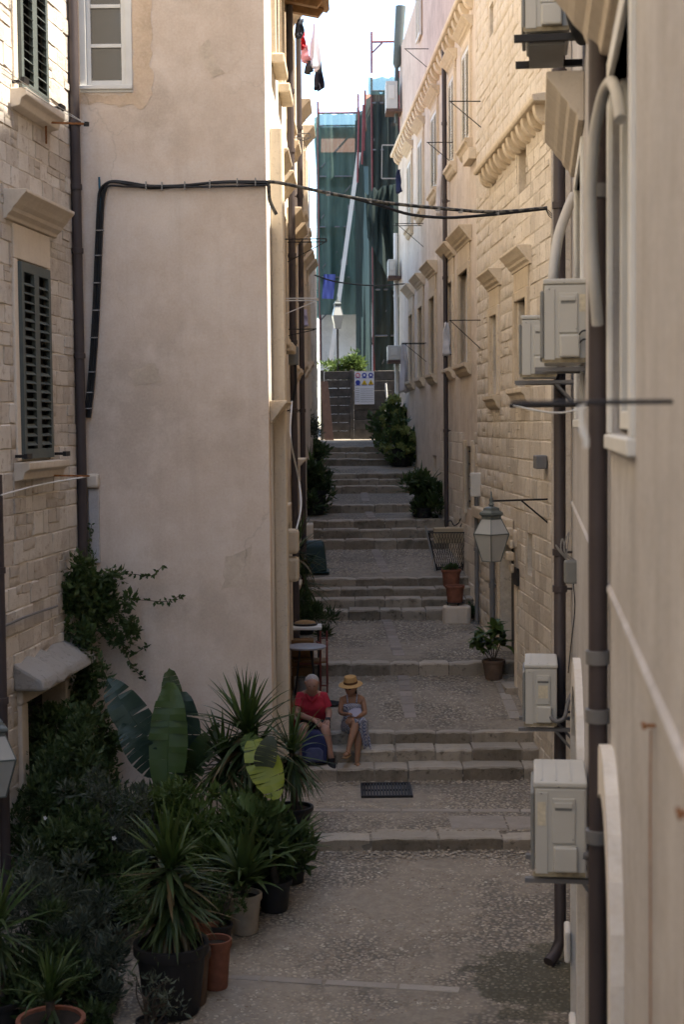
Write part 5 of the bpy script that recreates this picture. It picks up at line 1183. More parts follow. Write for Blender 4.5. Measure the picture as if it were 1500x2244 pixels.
# -- bushes
bush('dense bright green bush between the yuccas', 440, 1830, 14.2, [(0, 0, 0, .34, .3, .36), (-.12, .1, .18, .26, .2, .25), (.22, -.1, -.2, .3, .2, .34)], 4600, .075, G_BRIGHT, .18, .25, M_POTD, 2)
bush('dark tangled shrub in front of the limestone house door', 110, 1760, 14.4, [(0, 0, 0, .34, .35, .5), (.25, 0, .3, .25, .3, .3), (.3, 0, -.2, .3, .3, .4)], 5000, .07, G_DARK, .25, .3, M_POTD, 3)
bush('grey green oleander filling the lower left', 130, 1990, 12.8, [(0, 0, 0, .36, .35, .36), (.25, 0, -.18, .3, .3, .3), (-.25, -.2, .05, .3, .3, .4)], 3600, .085, G_GREY, .25, .3, M_POTD, 4, 4.5)
bush('grey green twiggy shrub behind the big yucca', 245, 1770, 13.8, [(0, 0, 0, .34, .3, .4), (.1, 0, -.35, .35, .3, .3)], 2200, .06, G_GREY, .2, .3, M_POTD, 6, 3.5, 12)
bush('low dark shrub along the left bottom edge', 60, 2110, 12.0, [(0, 0, 0, .4, .35, .25), (.35, -.1, -.1, .3, .3, .25)], 2600, .075, G_DARK, .2, .25, M_POTD, 8, 3.5)
bush('wispy plant with bare twigs in front of the dark tub', 330, 2170, 11.4, [(0, 0, 0, .2, .12, .16), (.1, 0, -.15, .2, .12, .12)], 260, .05, G_GREY, .12, .2, M_POTD, 9, 3, 14, gnd=-.08)
bush('small fine leaved plant between the terracotta and cream pots', 480, 1980, 13.2, [(0, 0, 0, .17, .15, .22)], 700, .05, G_BUSH, .12, .25, M_POTD, 10)
bush('young shrub with lime leaf tips behind the big yucca', 330, 1760, 14.6, [(0, 0, 0, .25, .2, .2)], 700, .07, G_BRIGHT, .15, .25, M_POTD, 12)
bush('leafy plant hiding the foot of the tall yucca', 520, 1860, 14.9, [(0, 0, 0, .3, .25, .3)], 1200, .10, G_BUSH, .2, .25, M_POTD, 13)
bush('dense dark shrub filling the corner by the limestone house door', 190, 1850, 13.6, [(0, 0, 0, .4, .35, .45), (.2, -.2, -.4, .4, .35, .3), (-.3, -.1, -.2, .35, .3, .4)], 5200, .075, G_DARK, .25, .3, M_POTD, 41)
bush('dark mound of leaves between the bowl and the tub', 215, 2110, 12.1, [(0, 0, 0, .28, .3, .28), (-.3, .1, .05, .3, .3, .3)], 3600, .07, G_GREY, .2, .2, M_POTD, 42, 3.5)
bush('dark leaves in front of the terracotta bowl at the bottom edge', 160, 2240, 11.6, [(0, 0, 0, .3, .2, .16), (-.4, 0, .1, .3, .2, .2)], 2200, .07, G_DARK, .15, .15, M_POTD, 43)
bush('broad dark bush under the paddle leaves', 330, 1800, 14.9, [(0, 0, 0, .4, .3, .3), (-.3, 0, -.1, .3, .3, .3)], 3200, .08, G_DARK, .2, .25, M_POTD, 44)
bush('leafy mass between the bright leaf and the cream pot', 560, 1820, 14.3, [(0, 0, 0, .3, .25, .3), (.15, 0, -.25, .3, .25, .25)], 2600, .10, G_BUSH, .2, .25, M_POTD, 45)
bush('tall dark shrub against the limestone house beside the doorway', 120, 1660, 15.0, [(0, 0, 0, .3, .3, .4), (.25, .2, -.2, .3, .3, .4)], 3200, .065, G_DARK, .2, .25, M_POTD, 46)
# -- climber up the left drainpipe
cl = thing('climbing_vine', 'climbing vine wrapped around the left drainpipe and spilling onto the salmon wall', 'vine', (X0 + .05, 16.7, .3))
def Bv(x, y, Y=16.75): return at(x, y, Y) - cl.location
pts = [(Vector((0, 0, 0)))] + [Bv(x, y) for x, y in ((180, 1800), (190, 1600), (185, 1450), (192, 1300), (185, 1200))]
MB().tube(catmull(pts, 5), .014, 6).build('stem', M_TWIG, cl, 60)
bl = []
for x, y, rx, rz in ((150, 1310, .2, .2), (170, 1300, .22, .2), (200, 1290, .24, .22), (240, 1330, .26, .24), (180, 1240, .12, .18), (265, 1380, .18, .18), (225, 1280, .2, .16), (160, 1420, .1, .2), (205, 1340, .14, .2), (170, 1560, .3, .28), (230, 1610, .16, .3), (130, 1640, .3, .4), (200, 1720, .25, .3), (90, 1700, .25, .35), (190, 1390, .12, .3), (185, 1480, .16, .25), (110, 1580, .25, .2), (210, 1660, .25, .25)):
    v = Bv(x, y, 16.7 if x > 195 else 16.35 if x > 140 else 15.4); bl.append((v.x, v.y - .04, v.z, rx, .12, rz))
f_ = inst('foliage', bush_mesh('foliage', G_BUSH, 10500, bl, .068, 31, 1.9, 0, 1, .2), cl); f_['kind'] = 'stuff'
sh = MB(); lv = MB(); rnd = random.Random(4)
for pp in ([(230, 1255), (290, 1258), (330, 1262), (357, 1240)], [(250, 1312), (310, 1315), (365, 1318), (395, 1305)], [(240, 1370), (270, 1420), (290, 1460), (318, 1492)], [(255, 1400), (290, 1430), (330, 1412)], [(200, 1230), (195, 1190), (200, 1150)], [(165, 1215), (150, 1190), (135, 1165)]):
    P = catmull([Bv(x, y, 16.85) for x, y in pp], 6); sh.tube(P, .004, 5)
    for q in P[::1]:
        for _ in range(2):
            ax = Vector((rnd.uniform(-1, 1), rnd.uniform(-.6, .1), rnd.uniform(-1, .6))).normalized(); sd = ax.cross(Vector((0, 1, .2))).normalized(); l = rnd.uniform(.04, .075)
            lv.add([q, q + ax * l * .5 + sd * l * .25, q + ax * l, q + ax * l * .5 - sd * l * .25], [(0, 1, 2, 3)])
sh.build('shoots', M_TWIG, cl, 60); lv.build('leaves', G_BUSH, cl)['kind'] = 'stuff'
for lab, x, y, Y in (('white flower among the dark shrubs by the door', 98, 1792, 13.6), ('white flower near the top of the big yucca', 250, 1836, 13.2)):
    fl = thing('white_flower', lab, 'flower', at(x, y, Y), group='white flowers'); 
    for k in range(5):
        a = k * 1.2566; MB().add([(0, 0, 0), (.016 * math.cos(a - .6), -.01, .016 * math.sin(a - .6)), (.024 * math.cos(a), -.004, .024 * math.sin(a)), (.016 * math.cos(a + .6), -.01, .016 * math.sin(a + .6))], [(0, 1, 2, 3)]).build('petal', M_FLW, fl)
    MB().tube([(0, .01, 0), (.02, .05, -.15), (.0, .08, -.4)], .004, 5).build('stem', G_BUSH, fl)
# -- plants up the stairs
def ground_bush(label, px, pyb, Y, blobs, n, size, mat, pr, ph, pm, seed, aspect=2.2, name='leafy_shrub', rim=True, up=.3):
    c = at(px, pyb, Y); o = thing(name, label, 'plant', (c.x, Y, gz(Y)))
    if pr: pot(o, pr, ph, pm, rim=rim)
    f_ = inst('foliage', bush_mesh('foliage', mat, n, blobs, size, seed, aspect, up), o); f_['kind'] = 'stuff'
    twigs(o, (0, 0, ph * .8), [(b[0] + .4 * b[3] * s_, b[1], b[2] + .3 * b[5]) for b in blobs for s_ in (-1, 1)], .012, seed=seed); return o
g1 = ground_bush('glossy green shrub in a brown pot in front of the stone house door', 1083, 1480, 20.75, [], 0, .1, G_BRIGHT, .16, .27, M_POTB, 1)
g1.children[0].name = 'pot'
lb_ = [blade_mesh('leaf', G_BRIGHT, b, .28, .25, 7, 2.2) for b in (.5, 1.0, 1.5)]
rnd = random.Random(12)
for q in ((-.15, 0, .62), (-.06, -.08, .52), (.1, 0, .66), (.14, .06, .58), (-.2, .05, .5), (.02, .08, .7)):
    MB().tube(catmull([(0, 0, .22), (q[0] * .4, q[1], q[2] * .6), q], 4), .007, 5).build('stem', M_TWIG, g1, 60)
    for k in range(12): inst('leaf', rnd.choice(lb_), g1, (q[0], q[1], q[2] + rnd.uniform(-.14, .02)), (0, rnd.uniform(.5, 1.9), rnd.uniform(0, 6.28)), (rnd.uniform(.17, .25),) * 3)
yucca('dracaena with long leaves on the right of the upper stairs', 925, 1090, 29.6, .75, (14, 26, 16), .24, .3, M_POTD, 31, .075, mats=(G_BUSH, G_BUSH, G_DARK), name='dracaena_plant', trunks=[(0, 0, 1, (14, 26, 14)), (.12, -.2, .8, (4, 14, 14))])
ground_bush('bushy foliage around the foot of the dracaena', 930, 1155, 29.3, [(0, 0, .38, .3, .25, .34)], 1100, .13, G_BUSH, .16, .2, M_POTD, 51, 2.6)
def hydrangea(label, px, py, Y, r, seed, pr, ph, pm):
    c = at(px, py, Y); g0 = gz(Y); o = thing('hydrangea_bush', label, 'plant', (c.x, Y, g0), group='hydrangeas by the gate'); pot(o, pr, ph, pm, rim=False); zc = c.z - g0
    f_ = inst('foliage', bush_mesh('foliage', G_BUSH, 1300, [(0, 0, zc, r, r * .8, r), (.1, 0, zc - r * .7, r * .8, r * .7, r * .6)], .12, seed, 1.7), o); f_['kind'] = 'stuff'
    rnd = random.Random(seed); me = bush_mesh('flower_head', G_HYD, 90, [(0, 0, 0, .1, .1, .085)], .05, seed + 1, 1.3)
    for k in range(16): a = rnd.uniform(-2.9, -.2); e = rnd.uniform(-.5, 1.3); inst('flower_head', me, o, (r * .95 * math.cos(a) * math.cos(e), r * .9 * math.sin(a) * math.cos(e), zc + r * .95 * math.sin(e)), (0, 0, rnd.uniform(0, 6)), (rnd.uniform(.7, 1.1),) * 3)
    twigs(o, (0, 0, ph * .8), [(.2, 0, zc), (-.2, 0, zc), (0, -.1, zc)], .012, seed=seed)
hydrangea('upper lime green hydrangea beside the gate', 862, 915, 37.5, .5, 3, .2, .45, M_POTB)
hydrangea('lower lime green hydrangea in a dark round pot', 878, 975, 35.1, .42, 5, .3, .42, M_POTD)
ground_bush('big dark pot of mixed foliage on the left of the upper stairs', 683, 1120, 30.3, [(0, 0, .8, .38, .3, .34), (0, -.1, .45, .42, .32, .36)], 2400, .13, G_DARK, .32, .5, M_POTD, 7, 3)
yucca('strap leaved plant rising from behind the big dark pot', 683, 1050, 30.6, .75, (8, 24, 6), .2, .3, M_POTD, 33, .06, mats=(G_BRIGHT, G_BUSH, G_DARK), name='strap_leaf_plant')
ground_bush('small dark bush at the left of the topmost steps', 690, 1020, 34.4, [(0, 0, .4, .26, .25, .35)], 900, .1, G_DARK, .18, .25, M_POTD, 9)
yucca('slender yucca against the left wall above the tables', 650, 1205, 24.0, .75, (8, 14, 34), .2, .3, M_POTD, 35, .04, trunks=[(0, 0, 1, (10, 12, 40)), (.1, -.45, .9, (0, 8, 40))])
ground_bush('round grassy bush behind the white table', 668, 1365, 23.2, [(0, 0, .3, .32, .25, .24)], 1900, .10, G_BUSH, .18, .2, M_POTD, 15, 6)
ground_bush('light green bush growing above the gate', 766, 962, 41.2, [(0, 0, 1.85, .4, .3, .22), (.2, 0, 1.98, .28, .3, .25), (-.25, 0, 1.78, .3, .3, .18)], 1300, .12, G_BRIGHT, 0, .2, None, 17, 2.4)
ground_bush('grey hanging plant in a wall pot by the gate', 684, 960, 33.0, [(.02, 0, 1.45, .2, .2, .25)], 500, .1, G_GREY, 0, .6, None, 19, 4)
ground_bush('dark weeds beside the stone block at the wall foot', 1035, 1372, 24.2, [(0, 0, .14, .14, .14, .14)], 300, .07, G_DARK, 0, .05, None, 23, 2)
# ================================================================== small objects on the lane
def grate():
    a, b, c, d = at(796, 1726, 17.9), at(885, 1720, 17.9), None, None
    x0, x1 = at(797, 1735, 17.6).x, at(898, 1735, 17.6).x; y0, y1 = 17.35, 17.95; z = gz(17.6) + .014
    o = thing('drain_grate', 'black iron drain grate set in the pebbles below the stairs', 'drain grate', (x0, y0, z)); W = x1 - x0; D = y1 - y0
    MB().box(-.03, W + .03, -.03, 0, -.02, .012).box(-.03, W + .03, D, D + .03, -.02, .012).box(-.03, 0, 0, D, -.02, .012).box(W, W + .03, 0, D, -.02, .012).build('frame', M_IRON, o)
    me = MB().box(-.012, .012, 0, D, -.02, .008).mesh('grate_bar', M_IRON); n = 15
    for k in range(n): inst('grate_bar', me, o, (W * (k + .5) / n, 0, 0))
    MB().box(0, W, D * .48, D * .54, -.02, .006).build('cross_bar', M_IRON, o)
    MB().box(0, W, 0, D, -.03, -.022).build('pit', M_DARK, o)
grate()
def rnd_block(label, px, py, Y, w, d, h, mat, name='stone_block', cat='stone'):
    p = at(px, py, Y); mb = MB(); r = random.Random(w); n = 12
    pr = [(w / 2 * (1 if abs(math.cos(t)) > .75 else .93) * math.copysign(abs(math.cos(t)) ** .5, math.cos(t)), d / 2 * math.copysign(abs(math.sin(t)) ** .5, math.sin(t))) for t in [2 * math.pi * k / n for k in range(n)]]
    mb.prism(pr, -.03, h, 'z'); o = mb.build(name, mat, None, loc=(p.x, Y, gz(Y)), bevel=.035); return tag(o, label, cat)
sb = rnd_block('pale rough stone block at the foot of the middle stair flight', 1002, 1370, 24.05, .46, .34, .27, M_TRIM_L)
def small_pot(label, px, Y, z, r, h, mat, stand=0.0, plant=None):
    p = at(px, 1300, Y); o = thing('flower_pot', label, 'pot', (p.x, Y, z), group='terracotta pots on the right of the stairs')
    if stand:
        st = MB().lathe([(r * .8, stand - .012), (r * .95, stand - .012), (r * .95, stand), (r * .8, stand)], 16)
        for k in range(3): a = k * 2.094 - 1.2; st.bar((r * .75 * math.cos(a), r * .75 * math.sin(a), 0), (r * .75 * math.cos(a), r * .75 * math.sin(a), stand), .018)
        st.build('stand', M_IRON, o)
    e = empty('planter', (0, 0, stand), 0, o); pot(e, r, h, mat, .78)
    if plant: 
        f_ = inst('foliage', bush_mesh('foliage', G_BUSH, plant, [(0, 0, h + .03, r * .7, r * .7, .06)], .05, 3, 2), e); f_['kind'] = 'stuff'
small_pot('lower terracotta pot on a low stand on the stone block', 998, 24.1, gz(24.05) + .27, .155, .27, M_TERRA, .05)
small_pot('upper terracotta pot standing on the stair treads', 990, 25.2, 1.965, .165, .29, M_TERRA, 0, 220)
# expanded metal fire basket with boxes
kb = thing('metal_basket', 'flared black mesh basket holding a cardboard box on the right of the stairs', 'basket', (at(985, 1255, 26.1).x, 26.1, gz(26.1)))
bw, tw, hh = .22, .36, .66; fr = MB()
C = [(-1, -1), (1, -1), (1, 1), (-1, 1)]
for i, j in C: fr.bar((i * bw, j * .14, 0), (i * tw, j * .2, hh), .03, .02)
for k in range(4):
    (i, j), (m, n) = C[k], C[(k + 1) % 4]
    for z, w_, d_ in ((0.02, bw, .14), (hh, tw, .2)): fr.bar((i * w_, j * d_, z), (m * w_, n * d_, z), .018)
fr.build('frame', M_IRON, kb); ms = MB()
for k in range(15):
    u0 = -1 + k / 7
    for sg in (-1, 1):
        pts = []
        for s_ in range(7):
            v = s_ / 6; u = u0 + sg * v * .55
            if -1 <= u <= 1: pts.append((u * (bw + (tw - bw) * v), -(.14 + .06 * v) - .004, v * hh))
        for a, b in zip(pts, pts[1:]): ms.bar(a, b, .007)
ms.build('mesh', M_IRON, kb)
cbx = thing('cardboard_box', 'tan cardboard box sitting in the flared black mesh basket', 'box', (kb.location.x, 26.1, kb.location.z + .47)); MB().box(-.26, .24, -.14, .14, 0, .26).build('box', mat_plain('cardboard', (.42, .33, .21), .8, .06, 6, .05), cbx, bevel=.01)
ip = thing('iron_scrap', 'black curled iron rods sticking out behind the cardboard box', 'iron', (kb.location.x + .1, 26.25, kb.location.z + .6))
MB().tube(catmull([(-.1, 0, 0), (-.15, 0, .2), (-.05, 0, .24), (0, 0, .16), (.08, 0, .2), (.12, 0, .28)]), .012, 6).tube(catmull([(.05, 0, 0), (.15, 0, .2), (.2, 0, .13), (.28, 0, .12)]), .01, 6).build('rod', M_IRON, ip, 60)
bl_ = thing('metal_pole', 'pale pole leaning beside the flared mesh basket', 'pole', (kb.location.x - .25, 25.9, kb.location.z)); MB().tube([(0, 0, 0), (-.17, .05, .78)], .018, 8).build('pole', M_CABLEG, bl_, 60)
# green bin
gb = thing('green_bin', 'dark green plastic grit bin on the left of the stairs', 'bin', (at(686, 1262, 26.0).x, 26.0, gz(26.0))); M_GRN = mat_plain('dark_green_plastic', (.012, .035, .032), .5, .15, 4, .03)
mb = MB(); lo_ = [(-.25, -.25), (.25, -.25), (.25, .2), (-.25, .2)]; mb.add([(x, y, .03) for x, y in lo_] + [(x * .84, y * .8 + .03, .46) for x, y in lo_] + [(x * .7, y * .6 + .05, .54) for x, y in lo_], [tuple(4 * i + j for i, j in ((r, k), (r, (k + 1) % 4), (r + 1, (k + 1) % 4), (r + 1, k))) for r in range(2) for k in range(4)] + [(8, 9, 10, 11), (3, 2, 1, 0)])
mb.build('body', M_GRN, gb, bevel=.025); MB().box(-.29, .29, -.29, .24, 0, .03).build('base', M_GRN, gb, bevel=.01); MB().box(-.05, .05, -.28, -.245, .3, .34).build('latch', M_GRN, gb)
for lab, x, y, Y, z, h in (('pale stone step beside the left wall, lower of two', 683, 1215, 27.4, 2.28, .3), ('pale stone step beside the left wall, upper of two', 668, 1170, 28.0, 2.36, .5)):
    p = at(x, y, Y); o = tag(MB().box(-.3, .16, -.3, .3, -.05, h).build('stone_step', M_TRIM_L, None, loc=(p.x, Y, z), bevel=.02), lab, 'step', 'side steps at the left wall')

# ================================================================== tables and chairs by the left wall
M_TOP = mat_plain('grey_table_top', (.27, .27, .28), .45, .05, 5, .02); M_ORG = mat_plain('orange_wood', (.17, .085, .025), .6, .2, 6, .1); M_REDP = mat_plain('rust_red_tube', (.16, .04, .03), .55, .15, 9, .05)
tz = gz(20.0); tb = thing('round_table', 'round grey cafe table on slim legs against the left wall', 'table', (at(670, 1415, 20.0).x, 20.0, tz)); th = at(670, 1415, 20).z - tz
MB().lathe([(.001, th - .03), (.265, th - .03), (.275, th - .02), (.275, th - .005), (.26, th), (.001, th)], 36).build('table_top', M_TOP, tb, 40)
for a in (-2.4, -.7, .9, 2.4):
    MB().tube([(.1 * math.cos(a), .1 * math.sin(a), th - .03), (.21 * math.cos(a), .21 * math.sin(a), 0)], .012, 8).build('leg', M_IRON, tb, 60)
tz = gz(20.7); tw_ = thing('folding_table', 'white folding table with a stained top behind the round table', 'table', (at(666, 1370, 20.7).x, 20.7, tz)); th2 = at(666, 1370, 20.7).z - tz
MB().box(-.25, .25, -.2, .16, th2 - .045, th2).build('table_top', M_WHITE, tw_, bevel=.01)
for sx in (-.2, .2):
    for sy in (-.1, .12): MB().bar((sx, sy, 0), (sx, sy, th2 - .025), .022).build('leg', M_IRON, tw_)
MB().box(-.23, -.17, -.1, -.04, th2 + .001, th2 + .05).build('clip', M_WHITE, tw_, bevel=.01)
by = thing('straw_tray', 'round woven tray with a dark rim lying on the white table', 'tray', (tw_.location.x + .02, 20.7, tz + th2 + .002)); M_STRAW = mat_plain('woven_straw', (.23, .145, .065), .85, .3, 60, .4)
MB().lathe([(.001, .0), (.165, .0), (.175, .012), (.175, .03), (.16, .032)], 28).build('rim', M_IRON, by, 40); MB().lathe([(.16, .02), (.13, .05), (.07, .065), (.001, .068)], 28).build('straw', M_STRAW, by, 60)
ob = thing('wooden_crate', 'orange brown wooden box standing between the two tables', 'crate', (at(664, 1440, 20.4).x, 20.42, gz(20.42))); 
for k in range(4): MB().box(-.15, .15, -.1, .1, .2 + k * .125, .2 + k * .125 + .115).build('plank', M_ORG, ob, bevel=.006)
for sx in (-.14, .14):
    for sy in (-.09, .09): MB().box(sx - .015, sx + .015, sy - .015, sy + .015, 0, .2).build('leg', M_ORG, ob)
bk = thing('bucket', 'grey bucket under the round table', 'bucket', (at(668, 1480, 20.2).x, 20.25, gz(20.25))); MB().lathe([(.001, 0), (.09, 0), (.12, .2), (.125, .2), (.125, .21), (.11, .2), (.1, .02)], 20).build('pail', M_ACD, bk, 40)
chr_ = thing('tubular_chair', 'rust red tubular chair pushed behind the round table', 'chair', (at(703, 1480, 20.35).x, 20.35, gz(20.35)))
for dx in (-.0, .09):
    MB().tube(catmull([(dx, -.16, 0), (dx, -.16, .42), (dx, -.1, .64), (dx - .05 * (dx == 0), .1, .66)]), .013, 8).build('leg', M_REDP, chr_, 60); MB().tube([(dx, .2, 0), (dx, .16, .8)], .013, 8).build('leg', M_REDP, chr_, 60)
MB().tube([(0, -.16, .1), (.09, -.16, .1)], .01, 6).tube([(0, -.16, .4), (-.3, -.16, .4)], .012, 6).build('stretcher', M_REDP, chr_, 60)
MB().box(-.36, .09, -.16, .18, .405, .43).build('seat', M_ORG, chr_, bevel=.008); MB().tube([(0, .17, .7), (.09, .17, .7)], .01, 6).build('backrest', M_REDP, chr_, 60)
pk = thing('leaning_plank', 'brown plank leaning upright on the left wall corner', 'plank', (lx_wall(19.3) + .12, 19.25, gz(19.25)))
MB().add([(-.02, -.1, 0), (.04, -.1, 0), (.04, .12, 0), (-.02, .12, 0), (-.1, -.1, 1.0), (-.06, -.1, 1.0), (-.06, .12, 1.0), (-.1, .12, 1.0)], [(3, 2, 1, 0), (4, 5, 6, 7), (0, 1, 5, 4), (1, 2, 6, 5), (2, 3, 7, 6), (3, 0, 4, 7)]).build('plank', M_WOODB, pk)
bb_ = MB(); 
for j in range(7):
    for i in range(9): u = i / 8; v = j / 6; bb_.v.append((u * .42 - .1, v * .2, .005 + .07 * math.sin(math.pi * v) * math.sin(math.pi * u) ** .7 * (1 - .7 * u) + .012 * mnoise.noise((u * 6, v * 5, 2))))
for j in range(6):
    for i in range(8): k = j * 9 + i; bb_.f.append((k, k + 1, k + 10, k + 9))
pbg = at(712, 1500, 20.2); tag(bb_.build('black_bag', mat_plain('black_fabric', (.012, .012, .013), .85, .2, 12, .1), None, 60, loc=(pbg.x, 19.75, gz(19.85) + .004)), 'black cloth bag lying on the pebbles behind the seated people', 'bag')

# ================================================================== two people sitting on the steps
def skin(name, J, E, mat, parent, sub=2, root='pelvis', off=(0, 0, 0)):
    names = list(J); me = bpy.data.meshes.new(name)
    me.from_pydata([tuple(Vector(J[n][0]) - Vector(off)) for n in names], [(names.index(a), names.index(b)) for a, b in E], []); me.materials.append(mat)
    o = link(bpy.data.objects.new(name, me), parent)
    o.modifiers.new('skin', 'SKIN'); sk = me.skin_vertices[0].data
    for i, n in enumerate(names):
        r = J[n][1]; sk[i].radius = r if isinstance(r, tuple) else (r, r); sk[i].use_root = (n == root)
    o.modifiers['skin'].use_smooth_shade = True
    s = o.modifiers.new('sub', 'SUBSURF'); s.levels = s.render_levels = sub
    return o
def hand(J, E, wrist, tag_, d, side, nrm, curl=.5, L=.085):
    """palm and five unequal bent fingers growing out of the wrist joint"""
    w = Vector(J[wrist][0]); d = Vector(d).normalized(); nrm = Vector(nrm).normalized(); sd = d.cross(nrm).normalized() * side
    palm = w + d * .055; J['palm' + tag_] = (palm, (.036, .016)); E.append((wrist, 'palm' + tag_))
    for k, (off, ln) in enumerate(((-.03, .8), (-.011, .95), (.009, 1.0), (.028, .9))):
        a = palm + d * .035 + sd * off; b = a + d * L * ln * .5 - nrm * curl * .02; c = b + d * L * ln * .35 - nrm * curl * .045
        for nm, p, r in (('a', a, .010), ('b', b, .009), ('c', c, .0075)): J['f%s%d%s' % (nm, k, tag_)] = (p, r)
        E += [('palm' + tag_, 'fa%d%s' % (k, tag_)), ('fa%d%s' % (k, tag_), 'fb%d%s' % (k, tag_)), ('fb%d%s' % (k, tag_), 'fc%d%s' % (k, tag_))]
    a = w + d * .035 - sd * .04; b = a + d * .045 - sd * .02 - nrm * .01
    J['ta' + tag_] = (a, .012); J['tb' + tag_] = (b, .009); E += [(wrist, 'ta' + tag_), ('ta' + tag_, 'tb' + tag_)]
SKIN_M = mat_plain('man_skin', (.36, .20, .14), .55, .1, 25, .08); SKIN_W = mat_plain('woman_skin', (.30, .16, .095), .5, .08, 25, .08)
RED = mat_plain('red_polo', (.36, .022, .038), .85, .12, 14, .15); BLACK = mat_plain('black_shorts', (.010, .010, .011), .85, .2, 14, .1)
def head(parent, c, fwd, up, skin_mat, s=1.0, hair=None, hair_cov=.0, glasses=False):
    """extra face parts on the continuous body: ears, nose, eyes, brows, mouth"""
    f_ = Vector(fwd).normalized(); u = Vector(up).normalized(); r = f_.cross(u).normalized(); c = Vector(c)
    e = empty('face', (0, 0, 0), 0, parent)
    nz = MB(); b = c + f_ * .098 * s - u * .012 * s; nz.add([b + u * .03 * s, b - u * .012 * s + r * .014 * s, b - u * .012 * s - r * .014 * s, b - u * .006 * s + f_ * .024 * s], [(0, 1, 3), (0, 3, 2), (1, 2, 3)]); nz.build('nose', skin_mat, e, 60)
    for sg in (-1, 1):
        p = c + r * sg * .082 * s - u * .01 * s; MB().tube([p - u * .028 * s, p + r * sg * .012 * s, p + u * .03 * s + r * sg * .008 * s], [.009 * s, .014 * s, .01 * s], 7).build('ear', skin_mat, e, 60)
        q = c + f_ * .091 * s + r * sg * .032 * s + u * .016 * s; MB().tube([q - r * .012 * s, q + r * .012 * s], .0045 * s, 6).build('eye', M_DARK, e, 60)
    q = c + f_ * .094 * s - u * .052 * s; MB().tube([q - r * .022 * s, q + r * .022 * s], .0055 * s, 6).build('mouth', mat_plain('lip', (.30, .15, .11), .5), e, 60)
    if glasses:
        for sg in (-1, 1):
            q = c + f_ * .102 * s + r * sg * .036 * s + u * .014 * s; MB().tube([q, q + f_ * .006], .028 * s, 12).build('sunglass_lens', M_GLASS, e, 60)
        MB().bar(c + f_ * .106 * s - r * .07 * s + u * .02 * s, c + f_ * .106 * s + r * .07 * s + u * .02 * s, .006, .008).build('sunglass_frame', M_IRON, e)
    return e
def ellipsoid(c, r, rings=8, n=16, zmin=-1.0, f=None):
    mb = MB(); pr = []
    for i in range(rings + 1):
        t = -math.pi / 2 + math.pi * i / rings
        if math.sin(t) >= zmin: pr.append((max(.0005, math.cos(t)), math.sin(t)))
    b = MB().lathe(pr, n); mb.v = [(c[0] + x * r[0], c[1] + y * r[1], c[2] + z * r[2]) for x, y, z in b.v]; mb.f = b.f; return mb

# ---- man in a red polo shirt
man = thing('person', 'seated person in a red polo shirt and black shorts looking down at the lap', 'person', (at(684, 1600, 19.0).x, 19.0, .83))
m0 = man.location
def Q(x, y, Y): return at(x, y, Y) - m0
J = {'pelvis': (Q(685, 1588, 19.08), (.15, .125)), 'belly': (Q(685, 1566, 18.98), (.155, .14)), 'chest': (Q(685, 1544, 18.92), (.165, .12)), 'upper': (Q(684, 1527, 18.9), (.13, .09)), 'neck': (Q(684, 1515, 18.86), .056),
     'jaw': (Q(684, 1509, 18.78), (.076, .085)), 'skull': (Q(684, 1497, 18.78), (.098, .11)), 'crown': (Q(684, 1488, 18.82), (.07, .082)),
     'shl': (Q(659, 1528, 18.92), .062), 'ell': (Q(649, 1563, 18.78), .046), 'wrl': (Q(686, 1577, 18.55), .03),
     'shr': (Q(709, 1528, 18.92), .062), 'elr': (Q(722, 1563, 18.86), .046), 'wrr': (Q(719, 1579, 18.62), .03),
     'hil': (Q(672, 1593, 19.0), .095), 'knl': (Q(664, 1594, 18.5), .066), 'cal': (Q(664, 1622, 18.48), .058), 'anl': (Q(664, 1668, 18.5), .038), 'hel': (Q(664, 1678, 18.5), .036), 'tol': (Q(660, 1688, 18.3), .03),
     'hir': (Q(698, 1593, 19.0), .095), 'knr': (Q(713, 1597, 18.46), .066), 'car': (Q(718, 1624, 18.46), .058), 'anr': (Q(727, 1668, 18.44), .038), 'her': (Q(728, 1676, 18.42), .036), 'tor': (Q(730, 1690, 18.24), .032)}
E = [('pelvis', 'belly'), ('belly', 'chest'), ('chest', 'upper'), ('upper', 'neck'), ('neck', 'jaw'), ('jaw', 'skull'), ('skull', 'crown'), ('upper', 'shl'), ('shl', 'ell'), ('ell', 'wrl'), ('upper', 'shr'), ('shr', 'elr'), ('elr', 'wrr'),
     ('pelvis', 'hil'), ('hil', 'knl'), ('knl', 'cal'), ('cal', 'anl'), ('anl', 'hel'), ('hel', 'tol'), ('pelvis', 'hir'), ('hir', 'knr'), ('knr', 'car'), ('car', 'anr'), ('anr', 'her'), ('her', 'tor')]
hand(J, E, 'wrl', 'L', Q(706, 1588, 18.42) - Q(686, 1577, 18.55), 1, (0, -.6, .8), .6); hand(J, E, 'wrr', 'R', Q(716, 1592, 18.48) - Q(719, 1579, 18.62), -1, (0, -.6, .8), .8)
skin('body', J, E, SKIN_M, man)
